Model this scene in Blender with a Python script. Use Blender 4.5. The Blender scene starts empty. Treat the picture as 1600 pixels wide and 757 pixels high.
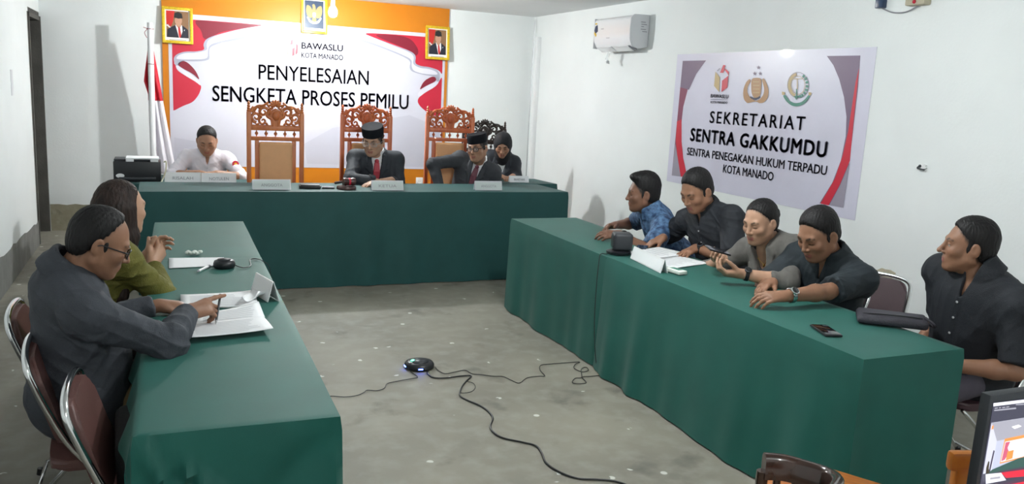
import bpy, bmesh, math, random
import numpy as np
from mathutils import Vector, Matrix
PI = math.pi
random.seed(5)
SC = bpy.context.scene
COL = SC.collection

# ------------------------------------------------------------------ camera
F_PX = 1282.167
yaw, pitch, roll = 0.40856, 0.17967, 0.05338
CAM = Vector((0, 0, 1.626))
fw = Vector((math.sin(yaw)*math.cos(pitch), math.cos(yaw)*math.cos(pitch), -math.sin(pitch)))
rt0 = Vector((math.cos(yaw), -math.sin(yaw), 0)); up0 = rt0.cross(fw)
RT = math.cos(roll)*rt0 + math.sin(roll)*up0
UP = -math.sin(roll)*rt0 + math.cos(roll)*up0
cd = bpy.data.cameras.new('camera'); cam = bpy.data.objects.new('camera', cd); COL.objects.link(cam)
cd.sensor_width = 36; cd.lens = F_PX/1600*36; cd.clip_start = .02
cam.matrix_world = Matrix(((RT.x, UP.x, -fw.x, CAM.x), (RT.y, UP.y, -fw.y, CAM.y), (RT.z, UP.z, -fw.z, CAM.z), (0, 0, 0, 1)))
SC.camera = cam
def ray(px, py): return fw + RT*((px-800)/F_PX) - UP*((py-378.5)/F_PX)
def at(ax, v, px, py):          # a point measured in the photo, on a known plane of the room
    d = ray(px, py); return CAM + d*((v-CAM[ax])/d[ax])

# ------------------------------------------------------------------ world, exposure, lamps
w = bpy.data.worlds.new('world'); SC.world = w; w.use_nodes = True
w.node_tree.nodes['Background'].inputs[0].default_value = (.8, .9, 1, 1)
w.node_tree.nodes['Background'].inputs[1].default_value = .3
SC.view_settings.view_transform = 'Standard'; SC.view_settings.look = 'None'
SC.view_settings.gamma = 1; SC.view_settings.use_curve_mapping = False
SC.view_settings.exposure = 2.68
LAMP1 = Vector((1.51, 8.0, 2.277)); LAMP2 = Vector((1.9, 3.3, 2.30)); FILL_LAMP = Vector((1.3, -.6, 2.30))  # the last one is an unseen fill, added to lift camera-facing surfaces
BULB = (300, 170, 160)     # the bulbs give off their own light

# ------------------------------------------------------------------ materials
MATS = {}
def mat(name, col, rough=.6, metal=0, bump=0, bscale=200, var=0, vscale=8, col2=None, sheen=0, coat=0, spec=.5,
        emit=None, estr=0, vcol=False, stretch=None, alpha=1, trans=0, sss=0, detail=4):
    if name in MATS: return MATS[name]
    m = bpy.data.materials.new(name); m.use_nodes = True; nt = m.node_tree; N = nt.nodes; L = nt.links
    b = N['Principled BSDF']; I = b.inputs
    I['Base Color'].default_value = (*col, 1); I['Roughness'].default_value = rough; I['Metallic'].default_value = metal
    I['Specular IOR Level'].default_value = spec
    I['Sheen Weight'].default_value = sheen; I['Coat Weight'].default_value = coat; I['Alpha'].default_value = alpha
    I['Transmission Weight'].default_value = trans
    if sss: I['Subsurface Weight'].default_value = sss; I['Subsurface Radius'].default_value = (.012, .005, .003)
    if emit: I['Emission Color'].default_value = (*emit, 1); I['Emission Strength'].default_value = estr
    tc = N.new('ShaderNodeTexCoord'); src = tc.outputs['Object']
    if stretch:
        mp = N.new('ShaderNodeMapping'); mp.inputs['Scale'].default_value = stretch; L.new(src, mp.inputs[0]); src = mp.outputs[0]
    out = None
    if vcol:
        a = N.new('ShaderNodeVertexColor'); a.layer_name = 'Col'; out = a.outputs['Color']; L.new(out, I['Base Color'])
    if var or col2:
        n = N.new('ShaderNodeTexNoise'); n.inputs['Scale'].default_value = vscale; n.inputs['Detail'].default_value = detail
        L.new(src, n.inputs['Vector'])
        r = N.new('ShaderNodeMapRange'); r.inputs['From Min'].default_value = .35; r.inputs['From Max'].default_value = .65
        L.new(n.outputs[0], r.inputs['Value'])
        mx = N.new('ShaderNodeMix'); mx.data_type = 'RGBA'; L.new(r.outputs[0], mx.inputs['Factor'])
        c2 = col2 or tuple(c*(1-var) for c in col)
        mx.inputs[6].default_value = (*col, 1); mx.inputs[7].default_value = (*c2, 1)
        if out is not None:
            m2 = N.new('ShaderNodeMix'); m2.data_type = 'RGBA'; m2.blend_type = 'MULTIPLY'; m2.inputs['Factor'].default_value = 1
            L.new(out, m2.inputs[6]); L.new(mx.outputs[2], m2.inputs[7]); L.new(m2.outputs[2], I['Base Color'])
        else: L.new(mx.outputs[2], I['Base Color'])
    if bump:
        n = N.new('ShaderNodeTexNoise'); n.inputs['Scale'].default_value = bscale; n.inputs['Detail'].default_value = 3
        L.new(src, n.inputs['Vector'])
        bp = N.new('ShaderNodeBump'); bp.inputs['Strength'].default_value = bump; bp.inputs['Distance'].default_value = .01
        L.new(n.outputs[0], bp.inputs['Height']); L.new(bp.outputs[0], I['Normal'])
    MATS[name] = m; return m
def srgb(r, g, b):
    f = lambda c: (c/255/12.92) if c/255 <= .04045 else ((c/255+.055)/1.055)**2.4
    return (f(r), f(g), f(b))
G = lambda n: MATS[n]
mat('white_wall', (.81, .84, .84), .75, bump=.08, bscale=60, var=.04, vscale=2)
mat('ceiling_paint', (.74, .76, .76), .85, bump=.06, bscale=40, var=.06, vscale=1.5)
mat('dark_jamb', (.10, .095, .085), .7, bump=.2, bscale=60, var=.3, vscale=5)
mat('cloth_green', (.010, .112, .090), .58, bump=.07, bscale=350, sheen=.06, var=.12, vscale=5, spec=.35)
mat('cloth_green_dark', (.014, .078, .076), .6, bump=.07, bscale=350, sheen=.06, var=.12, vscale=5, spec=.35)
mat('orange_paint', srgb(212, 128, 22), .45, var=.06, vscale=4)
mat('vinyl', (.60, .60, .68), .30, bump=.03, bscale=8, var=.03, vscale=3, coat=.2)
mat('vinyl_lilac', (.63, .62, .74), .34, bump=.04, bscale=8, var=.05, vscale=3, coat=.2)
mat('print_red', srgb(190, 35, 58), .35); mat('print_dark_red', srgb(128, 28, 48), .35); mat('print_crimson', srgb(200, 30, 55), .4)
mat('print_white', (.66, .66, .74), .32); mat('print_shade', (.36, .37, .46), .35); mat('print_ink', (.05, .05, .085), .5)
mat('print_plum', srgb(112, 92, 118), .4); mat('print_grey', srgb(150, 145, 160), .4); mat('print_tan', srgb(190, 165, 115), .4)
mat('print_wine', srgb(128, 52, 82), .4)
mat('print_green', srgb(40, 125, 105), .4); mat('print_gold', srgb(170, 125, 75), .4); mat('print_lilac', (.52, .52, .60), .35)
mat('gilt', (.85, .58, .03), .32, metal=.35, var=.25, vscale=60, spec=.6)
mat('mount_white', (.85, .85, .83), .5); mat('photo_red', srgb(190, 45, 40), .3); mat('photo_brown', srgb(140, 105, 75), .3)
mat('photo_suit', srgb(38, 40, 52), .3); mat('photo_skin', srgb(190, 145, 120), .3); mat('photo_white', (.8, .8, .82), .3)
mat('photo_black', (.02, .02, .02), .3); mat('photo_blue', srgb(38, 58, 88), .3); mat('photo_gold', srgb(150, 135, 85), .5)
mat('carved_teak', srgb(206, 122, 66), .42, bump=.3, bscale=25, col2=srgb(186, 98, 46), vscale=14, stretch=(1, 1, .25), coat=.25)
mat('carved_teak_red', srgb(204, 106, 56), .42, bump=.3, bscale=25, col2=srgb(182, 82, 40), vscale=14, stretch=(1, 1, .25), coat=.25)
mat('tan_leather', srgb(226, 168, 118), .5, bump=.1, bscale=200, var=.08, vscale=10)
mat('dark_wood', (.022, .012, .009), .35, bump=.15, bscale=30, var=.5, vscale=12, stretch=(1, 1, .3), coat=.3)
mat('brown_wood', (.05, .018, .010), .22, bump=.1, bscale=30, var=.5, vscale=12, coat=.6)
mat('grey_leather', (.05, .05, .055), .5, bump=.1, bscale=120)
mat('orange_wood', srgb(196, 118, 30), .35, col2=srgb(170, 92, 20), vscale=10, stretch=(1, 6, 1), coat=.3)
mat('chrome', (.82, .83, .84), .12, metal=1, var=.05, vscale=30)
mat('brown_vinyl', srgb(104, 70, 66), .42, bump=.15, bscale=220, var=.12, vscale=8)
mat('maroon_vinyl', srgb(74, 52, 58), .42, bump=.15, bscale=220, var=.12, vscale=8)
mat('black_plastic', (.012, .013, .017), .38, bump=.03, bscale=300); mat('dark_grey_plastic', (.03, .033, .04), .45, bump=.05, bscale=200)
mat('screen_black', (.005, .005, .007), .08, coat=.5)
mat('white_plastic', (.80, .81, .82), .3); mat('ac_white', (.78, .79, .81), .18, coat=.6); mat('ac_grey', (.25, .25, .28), .5)
mat('ac_side', (.66, .67, .70), .3)
mat('paper', (.83, .84, .86), .65, var=.02, vscale=4); mat('paper_ink', (.30, .31, .34), .7); mat('paper_grey', (.62, .68, .67), .6)
mat('cable_black', (.01, .01, .011), .45); mat('cable_cream', (.55, .52, .38), .5)
mat('led_blue', (0, .02, .6), .3, emit=(.05, .12, 1), estr=6); mat('led_green', (0, .5, .2), .3, emit=(.05, 1, .45), estr=3)
mat('bulb_glass', (1, 1, 1), .3, emit=(1, 1, 1), estr=500)
mat('clear_plastic', (.8, .85, .88), .15, alpha=.45); mat('steel', (.5, .5, .52), .3, metal=1)
mat('plum_fabric', (.035, .032, .045), .6, bump=.3, bscale=150, var=.2, vscale=12)
mat('black_fabric', (.012, .013, .015), .8, bump=.3, bscale=150, var=.3, vscale=8)
mat('tissue', (.72, .76, .70), .8, bump=.2, bscale=60); mat('beige_putty', srgb(190, 182, 160), .7, var=.1, vscale=20)
mat('flag_red', srgb(196, 24, 44), .6, bump=.1, bscale=80); mat('flag_white', (.78, .75, .80), .6, bump=.1, bscale=80)
mat('gavel_wood', (.06, .02, .018), .3, coat=.5); mat('screen_grey', (.1, .1, .12), .3)
mat('stain', (.72, .72, .70), .8)

# floor and dado: concrete with stains
def concrete(name, base, dark, light, scale=1.0, splats=True):
    m = bpy.data.materials.new(name); m.use_nodes = True; nt = m.node_tree; N = nt.nodes; L = nt.links; b = N['Principled BSDF']
    tc = N.new('ShaderNodeTexCoord')
    def noise(s, lo, hi, d=6):
        n = N.new('ShaderNodeTexNoise'); n.inputs['Scale'].default_value = s*scale; n.inputs['Detail'].default_value = d
        L.new(tc.outputs['Object'], n.inputs['Vector'])
        r = N.new('ShaderNodeMapRange'); r.inputs['From Min'].default_value = lo; r.inputs['From Max'].default_value = hi
        L.new(n.outputs[0], r.inputs['Value']); return r.outputs[0]
    def mix(f, a, c):
        x = N.new('ShaderNodeMix'); x.data_type = 'RGBA'; L.new(f, x.inputs['Factor'])
        if isinstance(a, tuple): x.inputs[6].default_value = (*a, 1)
        else: L.new(a, x.inputs[6])
        x.inputs[7].default_value = (*c, 1); return x.outputs[2]
    c = mix(noise(1.6, .35, .7), base, dark)
    c = mix(noise(9, .45, .85), c, light)
    c = mix(noise(3.3, .60, .72), c, tuple(v*.72 for v in dark))
    if splats:
        v = N.new('ShaderNodeTexVoronoi'); v.voronoi_dimensions = '2D'; v.inputs['Scale'].default_value = 3.1; v.inputs['Randomness'].default_value = 1
        L.new(tc.outputs['Object'], v.inputs['Vector'])
        r = N.new('ShaderNodeMapRange'); r.inputs['From Min'].default_value = .055; r.inputs['From Max'].default_value = .04
        L.new(v.outputs['Distance'], r.inputs['Value'])
        n2 = noise(11, .50, .52, 2)
        mm = N.new('ShaderNodeMath'); mm.operation = 'MULTIPLY'; L.new(r.outputs[0], mm.inputs[0]); L.new(n2, mm.inputs[1])
        c = mix(mm.outputs[0], c, (.62, .62, .58))
    L.new(c, b.inputs['Base Color']); b.inputs['Roughness'].default_value = .62
    n = N.new('ShaderNodeTexNoise'); n.inputs['Scale'].default_value = 30; L.new(tc.outputs['Object'], n.inputs['Vector'])
    bp = N.new('ShaderNodeBump'); bp.inputs['Strength'].default_value = .15; L.new(n.outputs[0], bp.inputs['Height']); L.new(bp.outputs[0], b.inputs['Normal'])
    MATS[name] = m; return m
concrete('concrete', (.27, .252, .205), (.19, .178, .148), (.31, .297, .25))
concrete('dado_grey', (.20, .20, .19), (.16, .16, .155), (.25, .25, .24), 1, False)
concrete('dado_tan', (.30, .27, .19), (.22, .20, .14), (.36, .33, .25), 2, False)

# ------------------------------------------------------------------ mesh helpers
def tag(o, label=None, cat=None, group=None, kind=None):
    if label: o['label'] = label
    if cat: o['category'] = cat
    if group: o['group'] = group
    if kind: o['kind'] = kind
    return o
def empty(name, loc=(0, 0, 0), rz=0, label=None, cat=None, group=None):
    o = bpy.data.objects.new(name, None); o.empty_display_size = .05; o.location = loc; o.rotation_euler = (0, 0, rz); COL.objects.link(o)
    return tag(o, label, cat, group)
def obj(name, bm, m, parent=None, smooth=40, loc=None):
    me = bpy.data.meshes.new(name)
    if isinstance(bm, bmesh.types.BMesh):
        bmesh.ops.recalc_face_normals(bm, faces=bm.faces); bm.to_mesh(me); bm.free()
    else: me.from_pydata(bm[0], [], bm[1])
    for x in (m if isinstance(m, (list, tuple)) else [m]): me.materials.append(G(x) if isinstance(x, str) else x)
    if smooth:
        me.polygons.foreach_set('use_smooth', [True]*len(me.polygons))
        if smooth < 180: me.set_sharp_from_angle(angle=math.radians(smooth))
    o = bpy.data.objects.new(name, me); COL.objects.link(o)
    if parent: o.parent = parent
    if loc: o.location = loc
    return o
def NB(): return bmesh.new()
def frame(z, x=None):
    z = Vector(z).normalized(); x = Vector(x) if x else (Vector((1, 0, 0)) if abs(z.x) < .9 else Vector((0, 1, 0)))
    y = z.cross(x).normalized(); x = y.cross(z)
    return Matrix((x, y, z)).transposed()
def box(bm, c, s, rot=None, bev=0, seg=2):
    r = bmesh.ops.create_cube(bm, size=1); vs = r['verts']
    M = Matrix.Translation(c) @ (rot.to_4x4() if rot else Matrix()) @ Matrix.Diagonal((*s, 1))
    bmesh.ops.transform(bm, matrix=M, verts=vs)
    if bev:
        es = list({e for v in vs for e in v.link_edges})
        bmesh.ops.bevel(bm, geom=es, offset=bev, segments=seg, profile=.6, affect='EDGES', clamp_overlap=True)
    return bm
def cyl(bm, a, b, r1, r2=None, seg=16):
    a, b = Vector(a), Vector(b); r2 = r1 if r2 is None else r2; R = frame(b-a)
    rings = []
    for p, r in ((a, r1), (b, r2)):
        rings.append([bm.verts.new(p + R @ Vector((math.cos(t)*r, math.sin(t)*r, 0))) for t in [2*PI*i/seg for i in range(seg)]])
    for i in range(seg): bm.faces.new((rings[0][i], rings[0][(i+1) % seg], rings[1][(i+1) % seg], rings[1][i]))
    bm.faces.new(rings[0][::-1]); bm.faces.new(rings[1]); return bm
def tube(bm, pts, r, seg=8, closed=False):
    pts = [Vector(p) for p in pts]; n = len(pts); rings = []; rs = r if isinstance(r, (list, tuple)) else [r]*n
    prev = None
    for i, p in enumerate(pts):
        if closed: d = pts[(i+1) % n]-pts[i-1]
        else: d = pts[min(i+1, n-1)]-pts[max(i-1, 0)]
        d.normalize()
        if prev is None: x = frame(d).col[0]
        else: x = (prev - d*prev.dot(d)).normalized()
        prev = x; y = d.cross(x)
        rings.append([bm.verts.new(p + (x*math.cos(t)+y*math.sin(t))*rs[i]) for t in [2*PI*k/seg for k in range(seg)]])
    for i in range(n if closed else n-1):
        a, b = rings[i], rings[(i+1) % n]
        for k in range(seg): bm.faces.new((a[k], a[(k+1) % seg], b[(k+1) % seg], b[k]))
    if not closed: bm.faces.new(rings[0][::-1]); bm.faces.new(rings[-1])
    return bm
def smooth_path(pts, n=6, closed=False):
    pts = [Vector(p) for p in pts]; out = []; m = len(pts)
    for i in range(m if closed else m-1):
        p = [pts[(i+k) % m] if closed else pts[min(max(i+k, 0), m-1)] for k in (-1, 0, 1, 2)]
        for j in range(n):
            t = j/n
            out.append(.5*((2*p[1]) + (p[2]-p[0])*t + (2*p[0]-5*p[1]+4*p[2]-p[3])*t*t + (3*p[1]-p[0]-3*p[2]+p[3])*t**3))
    if not closed: out.append(pts[-1])
    return out
def chaikin(pts, it=2, r=.22):
    pts = [Vector(p) for p in pts]
    for _ in range(it): pts = [q for i in range(len(pts)) for q in (pts[i].lerp(pts[(i+1) % len(pts)], r), pts[i].lerp(pts[(i+1) % len(pts)], 1-r))]
    return pts
def lathe(bm, prof, c=(0, 0, 0), seg=24, R=None, sx=1, sy=1):
    c = Vector(c); R = R or Matrix.Identity(3); rings = []
    for r, z in prof: rings.append([bm.verts.new(c + R @ Vector((math.cos(t)*r*sx, math.sin(t)*r*sy, z))) for t in [2*PI*i/seg for i in range(seg)]])
    for a, b in zip(rings, rings[1:]):
        for k in range(seg): bm.faces.new((a[k], a[(k+1) % seg], b[(k+1) % seg], b[k]))
    bm.faces.new(rings[0][::-1]); bm.faces.new(rings[-1]); return bm
def prism(bm, poly, d, o=(0, 0, 0), u=(1, 0, 0), v=(0, 0, 1), t=.01):
    """polygon in the (u, v) plane, thickness t along d"""
    o, u, v, d = Vector(o), Vector(u), Vector(v), Vector(d)
    a = [bm.verts.new(o+u*x+v*y) for x, y in poly]; b = [bm.verts.new(o+u*x+v*y+d*t) for x, y in poly]
    n = len(poly); bm.faces.new(a); bm.faces.new(b[::-1])
    for i in range(n): bm.faces.new((a[i], a[(i+1) % n], b[(i+1) % n], b[i]))
    return bm
def ball(bm, c, r, seg=12):
    s = r if isinstance(r, (tuple, list)) else (r, r, r)
    v = bmesh.ops.create_uvsphere(bm, u_segments=seg, v_segments=max(6, seg//2+1), radius=1)['verts']
    bmesh.ops.transform(bm, matrix=Matrix.Translation(c) @ Matrix.Diagonal((*s, 1)), verts=v); return bm
def copy_tree(o, parent=None):
    c = o.copy(); COL.objects.link(c)
    if parent: c.parent = parent
    for ch in list(o.children): copy_tree(ch, c)
    return c
def text_mesh(s, bold=0, sp=1.0, extrude=.0006):
    cu = bpy.data.curves.new('lettering', 'FONT'); cu.body = s; cu.size = 1; cu.space_character = sp
    cu.resolution_u = 3; cu.extrude = 0
    o = bpy.data.objects.new('lettering', cu); COL.objects.link(o); bpy.context.view_layer.update()
    me = bpy.data.meshes.new_from_object(o); bpy.data.objects.remove(o); bpy.data.curves.remove(cu)
    co = np.array([v.co[:2] for v in me.vertices]); fs = [tuple(p.vertices) for p in me.polygons]
    bpy.data.meshes.remove(me)
    if bold:
        n = len(co); sh = [(-bold, 0), (bold, 0), (0, bold*.7), (0, -bold*.7), (0, 0)]
        fs = [tuple(i+k*n for i in f) for k in range(5) for f in fs]; co = np.concatenate([co+np.array(q) for q in sh])
    return co, fs
def lettering(s, o, u, v, wdt, hgt, m, parent, bold=0, sp=1.0, name='lettering', n=None, cap=True):
    """text whose box starts at o, runs wdt along unit u and hgt (capital height) along unit v"""
    co, fs = text_mesh(s, bold, sp); lo = co.min(0); hi = co.max(0)
    o, u, v = Vector(o), Vector(u), Vector(v)
    vs = [o + u*((x-lo[0])/(hi[0]-lo[0])*wdt) + v*((y-lo[1])/(hi[1]-lo[1])*hgt) for x, y in co]
    return obj(name, ([tuple(p) for p in vs], fs), m, parent, smooth=0)

# ------------------------------------------------------------------ room
XR, YB, ZC, XL, YF = 4.212, 9.394, 2.545, -1.067, -2.6
def struct(name, bm, m, parent=None): return tag(obj(name, bm, m, parent, smooth=0), kind='structure')
struct('floor', box(NB(), ((XR+XL)/2-.6, (YB+YF)/2, -.05), (XR-XL+1.6, YB-YF+.4, .1)), 'concrete')
struct('ceiling', box(NB(), ((XR+XL)/2-.6, (YB+YF)/2, ZC+.05), (XR-XL+1.6, YB-YF+.4, .1)), 'ceiling_paint')
struct('wall_right', box(NB(), (XR+.05, (YB+YF)/2, ZC/2), (.1, YB-YF+.2, ZC)), 'white_wall')
struct('wall_back', box(NB(), ((XR+XL)/2-.5, YB+.05, ZC/2), (XR-XL+1.2, .1, ZC)), 'white_wall')
struct('wall_front', box(NB(), ((XR+XL)/2-.5, YF-.05, ZC/2), (XR-XL+1.2, .1, ZC)), 'white_wall')
YD, ZT = 8.64, 2.115
bm = NB(); box(bm, (XL-.06, (YD+YF)/2, ZC/2), (.12, YD-YF, ZC)); box(bm, (XL-.06, (YD+YB)/2, (ZC+ZT)/2), (.12, YB-YD, ZC-ZT))
struct('wall_left', bm, 'white_wall')
# dark doorway at the far end of the left wall
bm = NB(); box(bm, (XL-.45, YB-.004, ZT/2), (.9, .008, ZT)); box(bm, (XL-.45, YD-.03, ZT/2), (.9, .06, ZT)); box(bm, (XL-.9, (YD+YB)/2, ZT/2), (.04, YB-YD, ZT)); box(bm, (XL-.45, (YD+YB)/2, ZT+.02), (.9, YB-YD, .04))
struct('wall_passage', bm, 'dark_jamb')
bm = NB(); box(bm, (XL-.05, YB-.02, ZT/2), (.13, .04, ZT)); box(bm, (XL-.055, YD+.02, ZT/2), (.125, .04, ZT)); box(bm, (XL-.055, (YD+YB)/2, ZT-.02), (.125, YB-YD, .04))
struct('trim_1', bm, 'dark_jamb')
# bare cement dado strips, with the ragged paint edge
def dado(name, ax, val, pts, m, d):
    bm = NB(); n = len(pts); fr = [bm.verts.new(p) for p in pts]; lo = [bm.verts.new((p[0], p[1], 0)) for p in pts]
    for i in range(n-1): bm.faces.new((lo[i], lo[i+1], fr[i+1], fr[i]))
    r = bmesh.ops.extrude_face_region(bm, geom=bm.faces[:]); bmesh.ops.translate(bm, vec=d, verts=[g for g in r['geom'] if isinstance(g, bmesh.types.BMVert)])
    return struct(name, bm, m)
pts = []
for i in range(80):
    y = YF + (YD-YF)*i/79; z = .219 + (YD-y)*.0342*(1 if y > 5 else .9) + random.uniform(-.012, .012); pts.append((XL-.002, y, z))
dado('baseboard_left', 0, XL, pts, 'dado_grey', (.005, 0, 0))
pts = [(XL+.02+(i/70)*(XR-XL-.02), YB+.002, .268+random.uniform(-.006, .006)) for i in range(71)]
dado('baseboard_back', 1, YB, pts, 'dado_tan', (0, -.005, 0))

# orange wall panel
xo0 = at(1, YB, 252, 8).x; xo1 = at(1, YB, 702, 14).x
o = tag(obj('orange_panel', box(NB(), ((xo0+xo1)/2, YB-.009, ZC/2+.12), (xo1-xo0, .018, ZC-.24), bev=.003), 'orange_paint', smooth=30), 'tall orange painted panel fixed to the back wall behind the white banner', 'wall panel')
YO = YB-.018

# ------------------------------------------------------------------ back banner
YV = YO-.004
p0 = at(1, YV, 262, 20); p1 = at(1, YV, 697, 54); q1 = at(1, YV, 693, 267); q0 = at(1, YV, 268, 257)
bx0, bx1, bz0, bz1 = p0.x, p1.x, (q0.z+q1.z)/2, (p0.z+p1.z)/2
def flatsheet(name, x0, x1, z0, z1, y, m, parent, t=.0015):
    return obj(name, box(NB(), ((x0+x1)/2, y+t/2, (z0+z1)/2), (x1-x0, t, z1-z0)), m, parent, smooth=0)
ban = empty('banner', (bx0, YV, bz0), label='wide white banner with red ribbon corners reading PENYELESAIAN SENGKETA PROSES PEMILU', cat='banner')
def child(o, par):
    o.parent = par; o.matrix_parent_inverse = Matrix.Translation(par.location).inverted() if par.type == 'EMPTY' and not any(par.rotation_euler) else par.matrix_basis.inverted(); return o
bl = empty  # noqa
ban.location = (0, 0, 0)
flatsheet('vinyl_sheet', bx0, bx1, bz0, bz1, YV, 'vinyl', ban)
def poly_back(name, pts, m, lay, parent=ban, sm=True, y=None):
    Pn = chaikin([(x, 0, y_) for x, y_ in pts]) if sm else [Vector((x, 0, y_)) for x, y_ in pts]
    yy = (y or YV) - .0008*lay
    vs = []
    for p in Pn:
        a = at(1, yy, p.x, p.z)
        if parent is ban: a.x = min(max(a.x, bx0+.035), bx1-.03); a.z = min(a.z, bz1-.035)
        vs.append(tuple(a))
    return obj(name, (vs, [tuple(range(len(vs)))]), m, parent, smooth=0)
def z1p(px, py): return (200+px/4.731, py/4.731)      # crop of the left ribbon
def z2p(px, py): return (440+px/4.731, py/4.731)
def z3p(px, py): return (180+px/4.453, 150+py/4.453)
def z4p(px, py): return (480+px/4.206, 140+py/4.206)
A = z1p
poly_back('red_ribbon', [A(315, 140), A(500, 145), A(1020, 185), A(820, 215), A(640, 262), A(575, 290), A(560, 330), A(568, 370), A(500, 382), A(420, 380), A(360, 400), A(335, 430), A(345, 470), A(320, 500), A(312, 330)], 'print_red', 2)
poly_back('red_ribbon', [A(497, 145), A(640, 160), A(900, 178), A(1020, 185), A(820, 215), A(690, 235), A(640, 262), A(560, 300), A(540, 220), A(500, 180)], 'print_dark_red', 3)
poly_back('red_ribbon', [A(320, 470), A(350, 470), A(360, 520), A(440, 570), A(520, 610), A(545, 640), A(525, 700), A(480, 757), z3p(470, 70), z3p(392, 113), z3p(385, 40), A(318, 757), A(316, 560)], 'print_red', 2)
poly_back('red_ribbon', [A(362, 475), A(400, 448), A(440, 460), A(500, 520), A(535, 600), A(480, 545), A(400, 505)], 'print_dark_red', 4)
poly_back('white_ribbon', [A(1020, 187), A(820, 215), A(640, 262), A(575, 290), A(555, 330), A(568, 370), A(500, 384), A(420, 380), A(360, 400), A(335, 430), A(345, 480), A(365, 490), A(400, 448), A(470, 455), A(560, 452), A(605, 440), A(600, 390), A(605, 345), A(700, 315), A(900, 280), A(1000, 262)], 'print_shade', 4)
poly_back('white_ribbon', [A(1020, 187), A(820, 218), A(640, 268), A(590, 300), A(580, 335), A(590, 372), A(500, 392), A(420, 392), A(372, 408), A(352, 436), A(400, 440), A(470, 440), A(560, 438), A(590, 425), A(588, 385), A(600, 330), A(700, 300), A(900, 262), A(1000, 240)], 'print_white', 5)
poly_back('white_ribbon', [A(362, 480), A(440, 530), A(520, 590), A(543, 640), A(500, 605), A(440, 570), A(370, 525), A(350, 490)], 'print_white', 5)
A = z2p
poly_back('red_ribbon', [A(590, 242), A(800, 252), A(1060, 272), A(1190, 285), A(1190, 400), A(1190, 560), A(1165, 520), A(1090, 495), A(1030, 490), A(985, 470), A(990, 415), A(960, 380), A(820, 330), A(700, 285)], 'print_red', 2)
poly_back('red_ribbon', [A(700, 250), A(880, 262), A(960, 290), A(1010, 360), A(1010, 400), A(990, 415), A(960, 380), A(820, 320), A(700, 270)], 'print_dark_red', 3)
poly_back('red_ribbon', [A(1190, 560), A(1165, 600), A(1150, 630), A(1060, 680), A(1010, 725), A(1005, 757), z4p(745, 115), z4p(800, 160), z4p(880, 185), z4p(882, 60), A(1190, 757)], 'print_red', 2)
poly_back('red_ribbon', [A(1145, 600), A(1140, 572), A(1110, 565), A(1050, 600), A(1015, 670), A(1060, 640)], 'print_dark_red', 4)
poly_back('white_ribbon', [A(530, 235), A(700, 285), A(820, 330), A(960, 380), A(995, 415), A(985, 470), A(1030, 490), A(1090, 495), A(1150, 515), A(1172, 550), A(1165, 610), A(1145, 600), A(1135, 565), A(1050, 555), A(960, 530), A(945, 500), A(955, 450), A(880, 410), A(700, 340), A(540, 290)], 'print_shade', 4)
poly_back('white_ribbon', [A(530, 235), A(700, 290), A(820, 338), A(950, 388), A(980, 420), A(968, 475), A(1020, 503), A(1090, 510), A(1140, 528), A(1160, 555), A(1050, 548), A(975, 525), A(960, 490), A(965, 440), A(880, 398), A(700, 325), A(540, 275)], 'print_white', 5)
poly_back('white_ribbon', [A(1150, 605), A(1165, 600), A(1140, 640), A(1060, 685), A(1010, 725), A(1005, 690), A(1040, 655), A(1100, 620)], 'print_white', 5)
# faint diagonal sheen shapes printed low on the banner
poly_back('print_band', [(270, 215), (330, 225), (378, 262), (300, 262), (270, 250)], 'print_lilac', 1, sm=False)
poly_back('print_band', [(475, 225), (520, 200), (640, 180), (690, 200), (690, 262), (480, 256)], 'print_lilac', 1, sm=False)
def line_back(s, x0, y0, x1, y1, hpx, m='print_ink', bold=0, sp=1, lay=6, parent=None, y=None):
    yy = (y or YV)-.0008*lay
    a = at(1, yy, x0, y0); b = at(1, yy, x1, y1); c = at(1, yy, x0, y0-hpx)
    zz = (a.z+b.z)/2
    return lettering(s, (a.x, yy, zz), (1, 0, 0), (0, 0, 1), b.x-a.x, c.z-a.z, m, parent or ban, bold, sp)
line_back('PENYELESAIAN', 404, 124.5, 576, 133, 24, bold=.009)
line_back('SENGKETA PROSES PEMILU', 332, 158, 638, 171.5, 25, bold=.013)
line_back('BAWASLU', 471, 76.3, 536, 80.5, 10.5, bold=.025, m='print_ink')
line_back('BADAN PENGAWAS PEMILIHAN UMUM', 471, 80.6, 530, 84.5, 2.2)
line_back('KOTA MANADO', 471, 90, 536, 94.6, 8.5, bold=.02)
poly_back('emblem', [(448.5, 71), (450.5, 72), (450.5, 86), (448.5, 85)], 'print_tan', 6, sm=False)
poly_back('emblem', [(453.5, 70), (455, 62.5), (458.5, 62), (457, 70)], 'print_crimson', 6, sm=False)
poly_back('emblem', [(457, 76), (460.5, 74), (460, 86), (456.5, 88)], 'print_crimson', 6, sm=False)
poly_back('emblem', [(462, 67.5), (466, 71), (465, 83), (461.5, 86), (462.5, 73)], 'print_crimson', 6, sm=False)
for x in np.linspace(bx0+.05, bx1-.05, 6):
    for z in (bz1-.015, bz0+.015): obj('eyelet', lathe(NB(), [(.004, 0), (.009, 0), (.009, .002), (.004, .002)], (x, YV-.0005, z), 10, frame((0, -1, 0))), 'steel', ban)

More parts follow.
